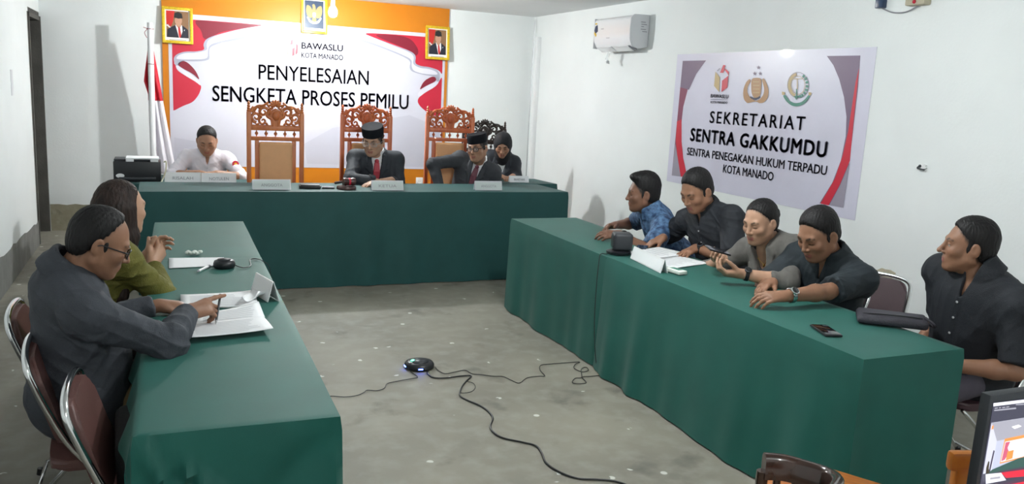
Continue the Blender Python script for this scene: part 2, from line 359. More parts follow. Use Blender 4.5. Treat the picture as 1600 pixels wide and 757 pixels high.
# ------------------------------------------------------------------ right banner
XV = XR-.003
def wx(px, py, lay=0): return at(0, XV-.0008*lay, px, py)
def c1(px, py): return (1040+px/2.612, 60+py/2.612)
ry0, ry1, rz0, rz1 = 4.046, 6.275, .915, 2.037
rb = empty('banner', label='lilac white banner reading SEKRETARIAT SENTRA GAKKUMDU on the right wall', cat='banner')
obj('vinyl_sheet', box(NB(), (XV+.001, (ry0+ry1)/2, (rz0+rz1)/2), (.002, ry1-ry0, rz1-rz0)), 'vinyl_lilac', rb, smooth=0)
def poly_right(name, pts, m, lay, sm=True, conv=c1, parent=rb):
    Pn = chaikin([(x, 0, y) for x, y in pts]) if sm else [Vector((x, 0, y)) for x, y in pts]
    vs = [tuple(wx(*conv(p.x, p.z), lay)) for p in Pn]
    return obj(name, (vs, [tuple(range(len(vs)))]), m, parent, smooth=0)
poly_right('print_band', [(70, 92), (165, 90), (125, 145), (90, 210), (72, 280), (64, 350), (65, 420), (72, 490), (88, 565), (25, 560), (38, 430)], 'print_wine', 1, False)
poly_right('print_band', [(70, 92), (165, 90), (125, 145), (95, 210), (60, 200)], 'print_plum', 2, False)
poly_right('print_band', [(46, 340), (65, 330), (65, 420), (72, 490), (88, 565), (62, 565), (48, 480), (42, 420)], 'print_crimson', 2, False)
poly_right('print_band', [(40, 430), (48, 480), (62, 565), (25, 560)], 'print_grey', 3, False)
poly_right('print_band', [(658, 72), (795, 70), (786, 200), (760, 420), (725, 692), (628, 674), (680, 590), (715, 500), (735, 400), (738, 320), (728, 240), (708, 165), (685, 110)], 'print_plum', 1, False)
poly_right('print_band', [(790, 120), (768, 330), (752, 500), (710, 600), (665, 682), (632, 675), (690, 575), (722, 480), (745, 380), (760, 280), (775, 180)], 'print_crimson', 2, False)
poly_right('print_band', [(752, 505), (725, 692), (668, 682), (712, 600)], 'print_grey', 3, False)
def line_right(s, x0, y0, x1, y1, h0, m='print_ink', bold=0, sp=1, lay=5, conv=c1):
    a = wx(*conv(x0, y0), lay); b = wx(*conv(x1, y1), lay); c = wx(*conv(x0, y0-h0), lay)
    u = (b-a); W = u.length; u.normalize()
    return lettering(s, a, u, (0, 0, 1), W, c.z-a.z, m, rb, bold, sp)
line_right('SEKRETARIAT', 178, 346, 566, 377, 50, bold=.02, sp=1.25)
t = line_right('SENTRA GAKKUMDU', 98, 420, 656, 490, 56, bold=.048, sp=1.12)
line_right('SENTRA PENEGAKAN HUKUM TERPADU', 86, 476, 656, 560, 32, bold=.018)
line_right('KOTA MANADO', 233, 548, 438, 583, 34, bold=.02)
line_right('BAWASLU', 183, 242, 255, 246, 15, bold=.03)
line_right('KOTA MANADO', 183, 265, 252, 268, 10, bold=.03)
c2 = lambda x, y: (1090+x/8, 90+y/8)
pr = lambda n, p, m, l, sm=False: poly_right(n, p, m, l, sm, c2)
pr('emblem', [(320, 92), (348, 96), (322, 192), (280, 190)], 'print_crimson', 5)
pr('emblem', [(340, 135), (392, 180), (388, 230), (372, 200), (340, 160)], 'print_crimson', 4)
pr('emblem', [(222, 175), (278, 250), (268, 432), (205, 355)], 'print_tan', 5)
pr('emblem', [(385, 225), (372, 375), (297, 432), (305, 290)], 'print_crimson', 5)
pr('emblem', [(240, 165), (275, 130), (280, 140), (248, 172)], 'print_grey', 5)
pr('lettering', [(163, 520), (378, 526), (378, 531), (163, 525)], 'print_ink', 5)
def star(cx, cy, r): return [(cx+math.sin(i*PI/5)*(r if i % 2 == 0 else r*.42), cy-math.cos(i*PI/5)*(r if i % 2 == 0 else r*.42)*1.1) for i in range(10)]
for s in ((760, 125, 26), (713, 200, 26), (782, 200, 26)): pr('emblem', star(*s), 'print_plum', 5)
pr('emblem', [(655, 262), (610, 300), (575, 380), (568, 460), (580, 530), (620, 572), (665, 560), (700, 552), (740, 552), (770, 572), (830, 565), (880, 500), (890, 410), (870, 340), (830, 255), (800, 270), (815, 320), (835, 400), (820, 470), (780, 520), (730, 545), (680, 520), (640, 480), (618, 420), (630, 350), (665, 300)], 'print_gold', 4, True)
pr('emblem', [(670, 262), (740, 250), (800, 262), (795, 400), (780, 480), (730, 520), (685, 485), (668, 400)], 'print_gold', 5, True)
pr('emblem', [(650, 480), (720, 510), (785, 480), (780, 505), (715, 540), (655, 505)], 'print_ink', 6, True)
for k in range(4): pr('emblem', [(690, 300+k*45), (775, 300+k*45), (770, 308+k*45), (695, 308+k*45)], 'print_tan', 6)
def ringp(cx, cy, rx, ry, w_, a0, a1, m, lay):
    A_ = [(cx+rx*math.cos(math.radians(a)), cy-ry*math.sin(math.radians(a))) for a in np.linspace(a0, a1, 20)]
    B_ = [(cx+(rx-w_)*math.cos(math.radians(a)), cy-(ry-w_)*math.sin(math.radians(a))) for a in np.linspace(a1, a0, 20)]
    pr('emblem', A_+B_, m, lay)
ringp(1255, 345, 135, 165, 42, 100, 250, 'print_tan', 4); ringp(1255, 345, 135, 165, 8, 0, 359, 'print_grey', 5); ringp(1255, 345, 90, 118, 6, 0, 359, 'print_tan', 5)
for a in (-62, -44, -25, -6, 14, 34, 52): ringp(1255, 345, 130, 160, 34, a-6, a+6, 'print_green', 6)
pr('emblem', [(1230, 390), (1240, 390), (1245, 480), (1275, 500), (1305, 500), (1285, 465), (1250, 505), (1232, 530), (1215, 500), (1195, 485), (1228, 480)], 'print_green', 6)
pr('emblem', [(1180, 262), (1310, 262), (1310, 270), (1250, 270), (1250, 400), (1240, 400), (1240, 270), (1180, 270)], 'print_tan', 6)
pr('emblem', [(1062, 475), (1100, 465), (1150, 545), (1215, 572), (1290, 562), (1345, 520), (1385, 465), (1408, 480), (1350, 570), (1270, 610), (1190, 610), (1115, 560)], 'print_green', 6, True)
for q in ((1055, 450), (1385, 455)): pr('emblem', [(q[0], q[1]-25), (q[0]+40, q[1]-15), (q[0]+30, q[1]+20), (q[0], q[1]+15)], 'print_tan', 5)

# ------------------------------------------------------------------ portraits and crest
def picture(name, corners, label, cat, cont, tilt):
    """corners px: TL TR BR BL of the outer frame"""
    YP = YO-.03
    P_ = [at(1, YP, *c) for c in corners]
    x0 = (P_[0].x+P_[3].x)/2; x1 = (P_[1].x+P_[2].x)/2; z1 = (P_[0].z+P_[1].z)/2; z0 = (P_[2].z+P_[3].z)/2
    W, H = x1-x0, z1-z0
    t = empty(name, ((x0+x1)/2, YP+.012, (z0+z1)/2), 0, label, cat); t.rotation_euler = (tilt, 0, 0)
    f = W*.1; bm = NB()
    for sx in (-1, 1): box(bm, (sx*(W/2-f/2), -.008, 0), (f, .026, H), bev=.006)
    for sz in (-1, 1): box(bm, (0, -.008, sz*(H/2-f/2)), (W, .0255, f), bev=.006)
    obj('frame', bm, 'gilt', t)
    obj('backing', box(NB(), (0, .004, 0), (W-.01, .006, H-.01)), 'dark_wood', t, smooth=0)
    obj('mount', box(NB(), (0, -.001, 0), (W-f*1.6, .004, H-f*1.6)), 'mount_white', t, smooth=0)
    w_, h_ = W-f*2.8, H-f*3.4; cy = f*.35
    def sh(pts, m, lay, nm='print', sm=True):
        q = chaikin([(a, 0, b) for a, b in pts]) if sm else [Vector((a, 0, b)) for a, b in pts]
        vs = [(p.x*w_, -.0042-.0007*lay, cy+p.z*h_) for p in q]; obj(nm, (vs, [tuple(range(len(vs)))]), m, t, smooth=0)
    cont(sh); return t
def portrait(sh):
    sh([(-.5, -.5), (.5, -.5), (.5, .5), (-.5, .5)], 'photo_brown', 0, sm=False)
    sh([(-.5, .5), (-.12, .5), (-.2, .1), (-.3, -.12), (-.5, 0)], 'photo_red', 1, sm=False)
    sh([(-.5, -.05), (-.35, -.15), (-.28, -.1), (-.4, .0)], 'photo_white', 1, sm=False)
    sh([(-.48, -.5), (-.45, -.2), (-.3, -.12), (-.08, -.02), (.2, -.02), (.35, -.1), (.47, -.18), (.48, -.5)], 'photo_suit', 2, sm=False)
    sh([(-.1, -.02), (.2, -.02), (.22, -.25), (.12, -.5), (.06, -.5)], 'photo_white', 3, sm=False)
    sh([(.02, -.08), (.1, -.08), (.16, -.4), (.12, -.5), (.08, -.5), (.04, -.38)], 'photo_red', 4, sm=False)
    sh([(-.06, -.06), (.05, -.14), (.16, -.06), (.16, .08), (-.06, .08)], 'photo_skin', 4, sm=False)
    sh([(-.12, .25), (-.13, .1), (-.07, .0), (.05, -.04), (.15, .0), (.21, .1), (.2, .25)], 'photo_skin', 5)
    sh([(-.15, .26), (-.12, .42), (.04, .47), (.2, .42), (.24, .25), (.04, .22)], 'photo_black', 6, sm=False)
    sh([(.28, -.2), (.33, -.17), (.31, -.24)], 'photo_white', 6, sm=False)
    sh([(-.38, -.6), (.38, -.6), (.38, -.575), (-.38, -.575)], 'paper_ink', 3, 'lettering', sm=False)
def crest(sh):
    sh([(-.5, -.5), (.5, -.5), (.5, .5), (-.5, .5)], 'photo_blue', 0, sm=False)
    sh([(-.06, .12), (-.2, .3), (-.4, .35), (-.44, .1), (-.36, -.08), (-.2, -.14), (-.08, -.1)], 'photo_gold', 1)
    sh([(.06, .12), (.2, .3), (.4, .35), (.44, .1), (.36, -.08), (.2, -.14), (.08, -.1)], 'photo_gold', 1)
    sh([(-.1, .1), (-.08, .28), (-.12, .35), (0, .4), (.07, .3), (.1, .1), (.1, -.1), (.12, -.28), (0, -.34), (-.12, -.28), (-.1, -.1)], 'photo_gold', 2)
    sh([(-.09, .08), (.09, .08), (.09, -.05), (0, -.14), (-.09, -.05)], 'photo_white', 3)
    sh([(-.4, -.12), (-.34, -.08), (-.2, -.22), (0, -.28), (.2, -.22), (.34, -.08), (.4, -.12), (.25, -.3), (0, -.36), (-.25, -.3)], 'photo_white', 3)
picture('portrait_frame', [(252, 9), (301, 13), (302, 70), (254, 67)], 'gold framed portrait of a man in a cap, at the banner left corner', 'picture', portrait, math.radians(-4))
picture('portrait_frame', [(666, 39), (704, 43), (701, 95), (664, 92)], 'gold framed portrait of a man in a cap, at the banner right corner', 'picture', portrait, math.radians(-4))
picture('crest_frame', [(470, -6), (512, -3), (511, 54), (471, 51.5)], 'gold framed winged crest on blue, hung above the middle of the banner', 'picture', crest, math.radians(-4))

# ------------------------------------------------------------------ flag on its pole
YFl = 9.12
t = empty('flag_pole', (-.075, YFl-.03, 0), label='white pole with a hanging red and white flag, left of the banner', cat='flag')
bm = NB(); cyl(bm, (0, 0, .03), (0, 0, 2.12), .030, .028, 16); obj('pole', bm, 'white_plastic', t)
obj('base', lathe(NB(), [(.0, 0), (.16, 0), (.16, .02), (.05, .04), (.03, .06)], seg=24), 'white_plastic', t)
bm = NB()
for z in (2.06, 1.72): tube(bm, [(math.cos(a)*.032, math.sin(a)*.032, z) for a in np.linspace(0, 2*PI, 14)[:-1]], .003, 6, True)
tube(bm, smooth_path([(-.02, -.02, 2.06), (-.05, -.03, 2.02), (-.03, -.03, 1.97)]), .003, 6)
tube(bm, smooth_path([(-.02, -.02, 2.06), (-.06, -.03, 2.07)]), .003, 6)
obj('ribbon_tie', bm, 'print_dark_red', t)
def flagpart(name, z0, z1, m, xs):
    nu, nv = 26, 30; vs = []; fs = []
    for j in range(nv+1):
        v = j/nv; z = z1+(z0-z1)*v
        xl, xr = xs(z)
        for i in range(nu+1):
            u = i/nu; x = xl+(xr-xl)*u
            vs.append((x, .050+.022*math.sin(u*17+z*2.2)*min(1, (2.0-z)*1.5)+.01*math.sin(u*7), z))
    for j in range(nv):
        for i in range(nu): a = j*(nu+1)+i; fs.append((a, a+1, a+nu+2, a+nu+1))
    o = obj(name, (vs, fs), m, t, smooth=180); md = o.modifiers.new('thick', 'SOLIDIFY'); md.thickness = .003
def fx(z):
    xr = .005+(2.0-z)*.15; xl = -.01-(2.0-z)*.13 if z > 1.55 else -.0685+.035*min(1, (1.55-z)*8)+(1.55-z)*.01
    return xl, xr
flagpart('red_cloth', 1.36, 1.98, 'flag_red', fx); flagpart('white_cloth', .62, 1.36, 'flag_white', fx)

# ------------------------------------------------------------------ small wall fixtures
t = empty('cable_duct', (XR-.025, 9.20, .04), label='white plastic cable duct running down beside the far corner of the right wall', cat='cable duct')
obj('duct', box(NB(), (0, 0, 1.13), (.05, .07, 2.26), bev=.006), 'white_plastic', t); obj('duct_lid', box(NB(), (-.028, 0, 1.13), (.006, .05, 2.24), bev=.002), 'white_plastic', t)
obj('corner_wire', tube(NB(), [(0, .13, .1), (-.006, .13, 1.2), (.0, .125, 2.47)], .006, 8), 'steel', t)
def outlet(loc, rz, label):
    t = empty('wall_socket', loc, rz, label, 'socket')
    obj('plate', box(NB(), (0, -.006, 0), (.085, .012, .085), bev=.004), 'white_plastic', t)
    obj('socket_well', lathe(NB(), [(.012, 0), (.03, 0), (.03, .004), (.024, .004), (.022, .001)], (0, -.012, 0), 20, frame((0, -1, 0))), 'mount_white', t)
    bm = NB(); [ball(bm, (s*.009, -.014, 0), .003, 8) for s in (-1, 1)]; obj('socket_hole', bm, 'black_plastic', t)
    return t
P_ = at(1, YO, 655, 283); outlet((P_.x, YO, P_.z), 0, 'white wall socket on the orange panel behind the main table')
# broken plaster patches on the right wall
def patch(px, py, s, label):
    P_ = at(0, XR, px, py); bm = NB(); random.seed(px)
    vs = [(XR+.001, P_.y+math.cos(a)*s*random.uniform(.6, 1.2), P_.z+math.sin(a)*s*.55*random.uniform(.6, 1.2)) for a in np.linspace(0, 2*PI, 14)[:-1]]
    f = bm.faces.new([bm.verts.new(v) for v in vs]); r = bmesh.ops.extrude_face_region(bm, geom=[f]); bmesh.ops.translate(bm, vec=(-.012, 0, 0), verts=[g for g in r['geom'] if isinstance(g, bmesh.types.BMVert)])
    t = empty('cable_outlet', label=label, cat='cable outlet')
    obj('putty', bm, 'beige_putty' if s > .06 else 'white_plastic', t, smooth=0)
    bm = NB(); tube(bm, smooth_path([(XR-.012, P_.y+.02, P_.z), (XR-.03, P_.y+.01, P_.z-.01), (XR-.02, P_.y-.03, P_.z-.015)]), .005, 8); ball(bm, (XR-.014, P_.y+.01, P_.z+.004), .009)
    obj('wire_end', bm, 'dark_grey_plastic', t)
patch(1442, 261, .035, 'small plastered cable outlet high on the bare right wall')
patch(1384, 431, .085, 'beige putty patch on the right wall above the empty chair')
# emergency light / alarm box high on the right wall
P_ = at(0, XR, 1440, 4)
t = empty('alarm_box', (XR, P_.y, P_.z), label='small cream box with a red light and wire at the top of the right wall', cat='alarm')
obj('housing', box(NB(), (-.03, .0, .03), (.06, .14, .10), bev=.01), 'beige_putty', t)
obj('indicator', ball(NB(), (-.06, .0, .0), .012), 'print_red', t)
obj('plug', box(NB(), (-.02, .29, .03), (.04, .06, .09), bev=.006), 'photo_blue', t)
obj('wire', tube(NB(), smooth_path([(-.02, .29, -.01), (-.012, .2, -.045), (-.012, .1, -.05), (-.02, .0, -.02)]), .004, 8), 'ac_grey', t)
# sheet of paper marks on left wall
t = tag(obj('wall_notice', box(NB(), (XL+.002, 7.56, 1.5), (.003, .1, .2)), 'ac_side', smooth=0), 'faint grey paper scrap stuck on the left wall', 'paper')

# ------------------------------------------------------------------ air conditioner on the right wall
t = empty('air_conditioner', (XR, 7.14, 2.10), label='white split air conditioner mounted high on the right wall', cat='air conditioner')
prof = [(0, .02), (-.10, 0), (-.165, .015), (-.195, .07), (-.20, .15), (-.195, .27), (-.17, .295), (0, .30)]
bm = NB(); prism(bm, prof, (0, 1, 0), (0, -.345, 0), (1, 0, 0), (0, 0, 1), .69); bmesh.ops.bevel(bm, geom=bm.edges[:], offset=.006, segments=2, affect='EDGES'); obj('body', bm, 'ac_white', t)
bm = NB(); prism(bm, [(-.004, .012), (-.10, -.006), (-.172, .01), (-.20, .07), (-.205, .15), (-.20, .272), (-.17, .302), (-.004, .305)], (0, 1, 0), (0, -.362, 0), (1, 0, 0), (0, 0, 1), .02)
bmesh.ops.bevel(bm, geom=bm.edges[:], offset=.004, segments=2, affect='EDGES'); o = obj('end_cap', bm, 'ac_side', t)
o = obj('end_cap', bpy_copy := box(NB(), (-.1, .352, .15), (.195, .014, .29), bev=.005), 'ac_side', t)
bm = NB(); box(bm, (-.13, .0, .002), (.09, .62, .012), Matrix.Rotation(.25, 3, 'Y')); obj('air_slot', bm, 'ac_grey', t)
for s in (-1, 1): obj('louvre', box(NB(), (-.15, s*.155, -.004), (.08, .29, .006), Matrix.Rotation(.55, 3, 'Y'), bev=.002), 'ac_white', t)
bm = NB(); prism(bm, [(.27, .17), (.31, .15), (.335, .18), (.32, .22), (.285, .23)], (-1, 0, 0), (-.198, 0, 0), (0, 1, 0), (0, 0, 1), .005); obj('sticker', bm, 'photo_blue', t, smooth=0)
bm = NB(); prism(bm, [(.30, .12), (.335, .15), (.33, .17), (.29, .14)], (-1, 0, 0), (-.199, 0, 0), (0, 1, 0), (0, 0, 1), .005); box(bm, (-.2, .31, .245), (.006, .03, .012)); obj('sticker', bm, 'gilt', t, smooth=0)
bm = NB(); box(bm, (-.1985, .18, .19), (.004, .05, .006)); box(bm, (-.1985, .06, .10), (.004, .06, .004)); obj('badge', bm, 'ac_grey', t, smooth=0)
bm = NB(); [box(bm, (x, -.3625, z), (dx, .002, .006)) for x, z, dx in ((-.07, .235, .05), (-.06, .215, .06), (-.075, .195, .03), (-.065, .17, .055), (-.05, .15, .05))]; obj('rating_label', bm, 'ac_grey', t, smooth=0)
tg = empty('hanging_tag', (XR-.14, 7.28, 2.09), label='clear plastic tag dangling below the air conditioner', cat='tag')
obj('tag_card', box(NB(), (0, 0, -.06), (.003, .05, .09), Matrix.Rotation(.5, 3, 'X')), 'clear_plastic', tg, smooth=0)
obj('tag_coil', tube(NB(), [(0.0+math.cos(a)*.014, -.012+math.sin(a)*.014, -.105-a*.002) for a in np.linspace(0, 4*PI, 30)], .004, 6), 'steel', tg)
obj('string', cyl(NB(), (0, .0, .0), (0, 0, -.03), .0015, seg=6), 'white_plastic', tg)

# ------------------------------------------------------------------ bare bulbs that light the room, and an added fill bulb
def bulb(loc, label, strength):
    bmat = 'bulb_glass_%d' % strength; mat(bmat, (1, 1, 1), .3, emit=(.96, 1, .99), estr=strength)
    t = empty('hanging_bulb', (loc.x, loc.y, ZC), label=label, cat='lamp')
    d = loc.z-ZC
    obj('cord', cyl(NB(), (0, 0, 0), (0, 0, d+.13), .004, seg=8), 'white_plastic', t)
    obj('ceiling_rose', lathe(NB(), [(.0, -.02), (.03, -.02), (.04, 0), (.0, 0)], seg=16), 'white_plastic', t)
    obj('socket', cyl(NB(), (0, 0, d+.06), (0, 0, d+.14), .02, .016), 'white_plastic', t)
    o = obj('bulb', lathe(NB(), [(.012, .07), (.02, .055), (.036, .03), (.042, 0), (.034, -.026), (.018, -.04), (.0, -.043)], (0, 0, d), 20), bmat, t, smooth=180)
    o.visible_shadow = True
    return t
bulb(LAMP1, 'bare white bulb hanging from the ceiling in front of the banner', BULB[0])
bulb(LAMP2, 'bare white bulb hanging above the middle of the room', BULB[1]); bulb(FILL_LAMP, 'added fill bulb, unseen, hanging from the ceiling behind the camera', BULB[2])

# ------------------------------------------------------------------ tables and their cloths
def ns(x, y, z=0): return math.sin(x*3.1+1.7*math.sin(y*2.3+z))*.5+math.sin(y*4.7+x*2.9+z*1.3)*.3+math.sin(x*9.1-y*7.3)*.2
def table(quad, H, label, group=None):
    c = sum((Vector((*q, 0)) for q in quad), Vector())/4
    A_, B_, C_, D_ = [Vector((*q, 0))-c for q in quad]
    t = empty('folding_table', (c.x, c.y, 0), label=label, cat='table', group=group)
    bm = NB(); k = .985
    vs = [[bm.verts.new((p.x*k, p.y*k, z)) for p in (A_, B_, C_, D_)] for z in (H-.034, H-.006)]
    bm.faces.new(vs[0][::-1]); bm.faces.new(vs[1])
    for i in range(4): bm.faces.new((vs[0][i], vs[0][(i+1) % 4], vs[1][(i+1) % 4], vs[1][i]))
    obj('tabletop', bm, 'orange_wood', t, smooth=0)
    for p in (A_, B_, C_, D_):
        q = p*.9; bm = NB(); cyl(bm, (q.x, q.y, .0), (q.x, q.y, H-.034), .014, seg=10); obj('leg', bm, 'chrome', t)
    return t
def drape(quad, H, label, m='cloth_green', amps=(1, 1, 1, 1), group=None, seed=0, pleat=None, flare=(.012, .012, .012, .012), step=.035, short=None):
    A_, B_, C_, D_ = [Vector((*q, 0)) for q in quad]
    c = (A_+B_+C_+D_)/4
    nx = max(6, int((B_-A_).length/step)); ny = max(6, int((D_-A_).length/step))
    P = lambda u, v: (A_*(1-u)+B_*u)*(1-v)+(D_*(1-u)+C_*u)*v
    vs = []; fs = []; idx = {}
    for j in range(ny+1):
        for i in range(nx+1):
            p = P(i/nx, j/ny); idx[i, j] = len(vs)
            e = min(i, nx-i, j, ny-j)
            vs.append((p.x-c.x, p.y-c.y, H+.0012*ns(p.x*2, p.y*2, seed)-(.002 if e == 0 else 0)))
    for j in range(ny):
        for i in range(nx): fs.append((idx[i, j], idx[i+1, j], idx[i+1, j+1], idx[i, j+1]))
    per = [(i, 0, 0) for i in range(nx)]+[(nx, j, 1) for j in range(ny)]+[(i, ny, 2) for i in range(nx, 0, -1)]+[(0, j, 3) for j in range(ny, 0, -1)]
    nrm = []
    cs = [A_, B_, C_, D_]
    for k in range(4):
        d = (cs[(k+1) % 4]-cs[k]).normalized(); nrm.append(Vector((d.y, -d.x, 0)))
    cnt = [nx, ny, nx, ny]; rows = 18; prev = [idx[i, j] for i, j, _ in per]
    for r in range(1, rows+1):
        v = (r/rows); z = H-.004-(H-.012)*v; cur = []; z_ = z
        for n, (i, j, s) in enumerate(per):
            p = Vector((*vs[idx[i, j]][:2], 0))
            tt = {0: i/nx, 1: j/ny, 2: 1-i/nx, 3: 1-j/ny}[s]
            if tt == 0: nn = (nrm[s]+nrm[s-1]); am = (amps[s]+amps[s-1])/2; fl = (flare[s]*amps[s]+flare[s-1]*amps[s-1])/2
            else: nn = nrm[s]; am = amps[s]; fl = flare[s]*amps[s]
            L_ = tt*cnt[s]*step; w_ = p.x+c.x if s in (0, 2) else p.y+c.y
            edge = min(1, min(tt, 1-tt)*cnt[s]/5)
            f = .5+.5*math.sin(w_*13+2.4*math.sin(w_*3.1+seed)+v*.7*math.sin(w_*5)+seed)
            f2 = .5+.5*math.sin(w_*29+seed*2+1.5*math.sin(w_*7))
            off = .004+fl*v+am*edge*(f**1.5*.020*v**.8+f2*.006*v)
            if pleat:
                for (ps, pt, sl, amp, wd) in pleat:
                    if ps == s:
                        dd = (L_-(pt+sl*v))/wd; off += amp*math.exp(-dd*dd)*min(1, v*7)
            q = p+nn*off; z = H-.004-.11*v if (s == short and tt > 0) else z_; cur.append(len(vs)); vs.append((q.x, q.y, z))
        m_ = len(per)
        for n in range(m_): fs.append((prev[n], cur[n], cur[(n+1) % m_], prev[(n+1) % m_]))
        prev = cur
    o = obj('tablecloth', (vs, fs), m, None, smooth=60, loc=(c.x, c.y, 0)); tag(o, label, 'tablecloth', group)
    return o
T, M, T2 = .6975, .7806, .735
gm = 'tables under the green cloths'
# main bench
mq = [(-.160, 6.506), (3.343, 6.52), (3.300, 7.090), (-.163, 7.105)]
table([mq[0], (1.59, 6.513), (1.59, 7.10), mq[3]], M-.006, 'folding table under the left half of the long judges bench cloth')
table([(1.60, 6.513), mq[1], mq[2], (1.60, 7.10)], M-.006, 'folding table under the right half of the long judges bench cloth')
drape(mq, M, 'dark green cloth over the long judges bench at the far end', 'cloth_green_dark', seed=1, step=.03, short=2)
# clerk's table behind, left
tq = [(-.36, 7.36), (.74, 7.36), (.74, 8.02), (-.36, 8.02)]
table(tq, T2-.006, 'folding table of the clerk behind the left end of the judges bench')
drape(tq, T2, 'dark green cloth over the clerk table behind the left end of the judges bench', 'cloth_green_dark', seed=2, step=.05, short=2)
sq = [(2.72, 7.16), (3.545, 7.16), (3.50, 7.60), (2.72, 7.60)]
table(sq, M-.010, 'folding table of the secretary behind the right end of the judges bench')
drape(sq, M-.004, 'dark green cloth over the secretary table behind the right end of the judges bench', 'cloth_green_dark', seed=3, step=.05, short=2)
# left row
lq = [(-.084, 2.208), (.452, 2.203), (.489, 5.630), (-.047, 5.635)]
def lerp2(a, b, t): return (a[0]+(b[0]-a[0])*t, a[1]+(b[1]-a[1])*t)
ls = (4.446-2.208)/(5.635-2.208)
la, lb = lerp2(lq[0], lq[3], ls), lerp2(lq[1], lq[2], ls)
table([lq[0], lq[1], lb, la], T-.006, 'folding table under the near cloth of the left row')
table([la, lb, lq[2], lq[3]], T-.006, 'folding table under the far cloth of the left row')
drape([lq[0], lq[1], (lb[0], lb[1]-.003), (la[0], la[1]-.003)], T+.001, 'green cloth on the near left table, open documents lying on it', amps=(.55, .7, 0, 1), seed=4,
      pleat=[(0, .0, .75, .040, .018), (0, .0, .35, .034, .014), (0, .02, .52, -.030, .022), (0, .54, -.60, -.035, .060), (0, .56, -.12, .02, .03)], flare=(.03, .02, .0, .02), step=.014, short=3)
drape([(la[0], la[1]+.003), (lb[0], lb[1]+.003), lq[2], lq[3]], T-.001, 'green cloth on the far left table, in front of the woman in olive', amps=(0, .6, .6, .6), seed=5, short=3)
# right row
rq = [(2.446, 2.220), (2.995, 2.226), (2.967, 5.623), (2.417, 5.618)]
rs = (4.18-2.22)/(5.618-2.22)
ra, rb2 = lerp2(rq[0], rq[3], rs), lerp2(rq[1], rq[2], rs)
table([rq[0], rq[1], rb2, ra], T-.006, 'folding table under the near cloth of the right row')
table([ra, rb2, rq[2], rq[3]], T-.006, 'folding table under the far cloth of the right row')
drape([rq[0], rq[1], (rb2[0], rb2[1]-.003), (ra[0], ra[1]-.003)], T+.001, 'green cloth on the near right table, clutch bag and phone on it', amps=(.35, .5, 0, 1.5), seed=6, flare=(.0, .01, 0, .03), short=1)
drape([(ra[0], ra[1]+.003), (rb2[0], rb2[1]+.003), rq[2], rq[3]], T-.001, 'green cloth on the far right table, under the papers', amps=(0, .5, .6, 1.3), seed=7, flare=(0, .01, .01, .012), short=1)

# ------------------------------------------------------------------ name plates
def plate(c, w_, h_, rz, text, label, m='white_plastic', ink='print_ink'):
    t = empty('name_plate', c, rz, label, 'name plate'); d = h_*.32
    bm = NB(); s = .0022
    for sg in (-1, 1):
        prism(bm, [(-d*sg, 0), (-(d-s*2)*sg, 0), (s*sg*-.2, h_), (-s*sg*1.2, h_)], (1, 0, 0), (-w_/2, 0, 0), (0, 1, 0), (0, 0, 1), w_)
    obj('folded_card', bm, m, t, smooth=0)
    o = obj('inset', ([(-w_*.47, -d*.955-.0015, h_*.08), (w_*.47, -d*.955-.0015, h_*.08), (w_*.47, -d*.16-.0025, h_*.88), (-w_*.47, -d*.16-.0025, h_*.88)], [(0, 1, 2, 3)]), 'paper' if m != 'ac_side' else 'paper_grey', t, smooth=0)
    if text:
        up = Vector((0, d*.795, h_*.8)).normalized(); o0 = Vector((0, -d*.955, h_*.08))
        lettering(text, Vector((-w_*.28, 0, 0))+o0+up*h_*.24+Vector((0, -.0045, 0)), (1, 0, 0), up, w_*.56, h_*.30, ink, t)
    return t
MZ = M+.003
plate((.79, 6.62, MZ), .29, .078, 0, 'ANGGOTA', 'clear name plate reading ANGGOTA before the empty throne', 'ac_side', 'paper_ink')
plate((1.71, 6.60, MZ), .265, .078, -.03, 'KETUA', 'clear name plate reading KETUA in front of the man with the red tie', 'ac_side', 'paper_ink')
plate((2.61, 6.62, MZ), .25, .078, -.02, 'ANGGOTA', 'clear name plate reading ANGGOTA in front of the man in glasses leaning sideways', 'ac_side', 'paper_ink')
P_ = at(2, T2, 285, 282); plate((P_.x, 7.42, T2+.003), .285, .085, 0, 'RISALAH', 'white name plate reading RISALAH beside the printer', ink='paper_ink')
plate((P_.x+.285, 7.395, T2+.003), .28, .085, 0, 'NOTULEN', 'white name plate reading NOTULEN in front of the woman in white', ink='paper_ink')
plate((3.17, 7.24, M), .20, .062, -.05, 'SEKRETARIS', 'white name plate reading SEKRETARIS before the woman in the black headscarf')
plate((2.535, 3.89, T+.004), .40, .072, -PI/2-.12, None, 'long white name plate on the right table facing the open floor')
plate((.40, 3.59, T+.004), .20, .085, PI/2+.25, None, 'white name plate seen from its end, near the edge of the left table')

# ------------------------------------------------------------------ things on the judges bench
t = empty('gavel_block', (1.385, 6.66, MZ), label='dark round sound block and gavel in front of the man with the red tie', cat='gavel')
obj('sound_block', lathe(NB(), [(0, 0), (.078, 0), (.08, .012), (.074, .024), (0, .024)], seg=28), 'gavel_wood', t)
obj('gavel_head', lathe(NB(), [(0, -.05), (.03, -.05), (.034, -.03), (.03, -.02), (.03, .02), (.034, .03), (.03, .05), (0, .05)], (.02, -.005, .06), 20, frame((1, .15, 0))), 'gavel_wood', t)
obj('gavel_band', lathe(NB(), [(.0315, -.008), (.032, 0), (.0315, .008)], (.02, -.005, .06), 20, frame((1, .15, 0))), 'print_crimson', t)
obj('gavel_handle', cyl(NB(), (.0, .02, .06), (-.06, .15, .03), .009, .012, 12), 'gavel_wood', t)
t = empty('wallet', (1.10, 6.71, MZ), -.1, 'flat black wallet on the judges bench, left of the gavel', 'wallet')
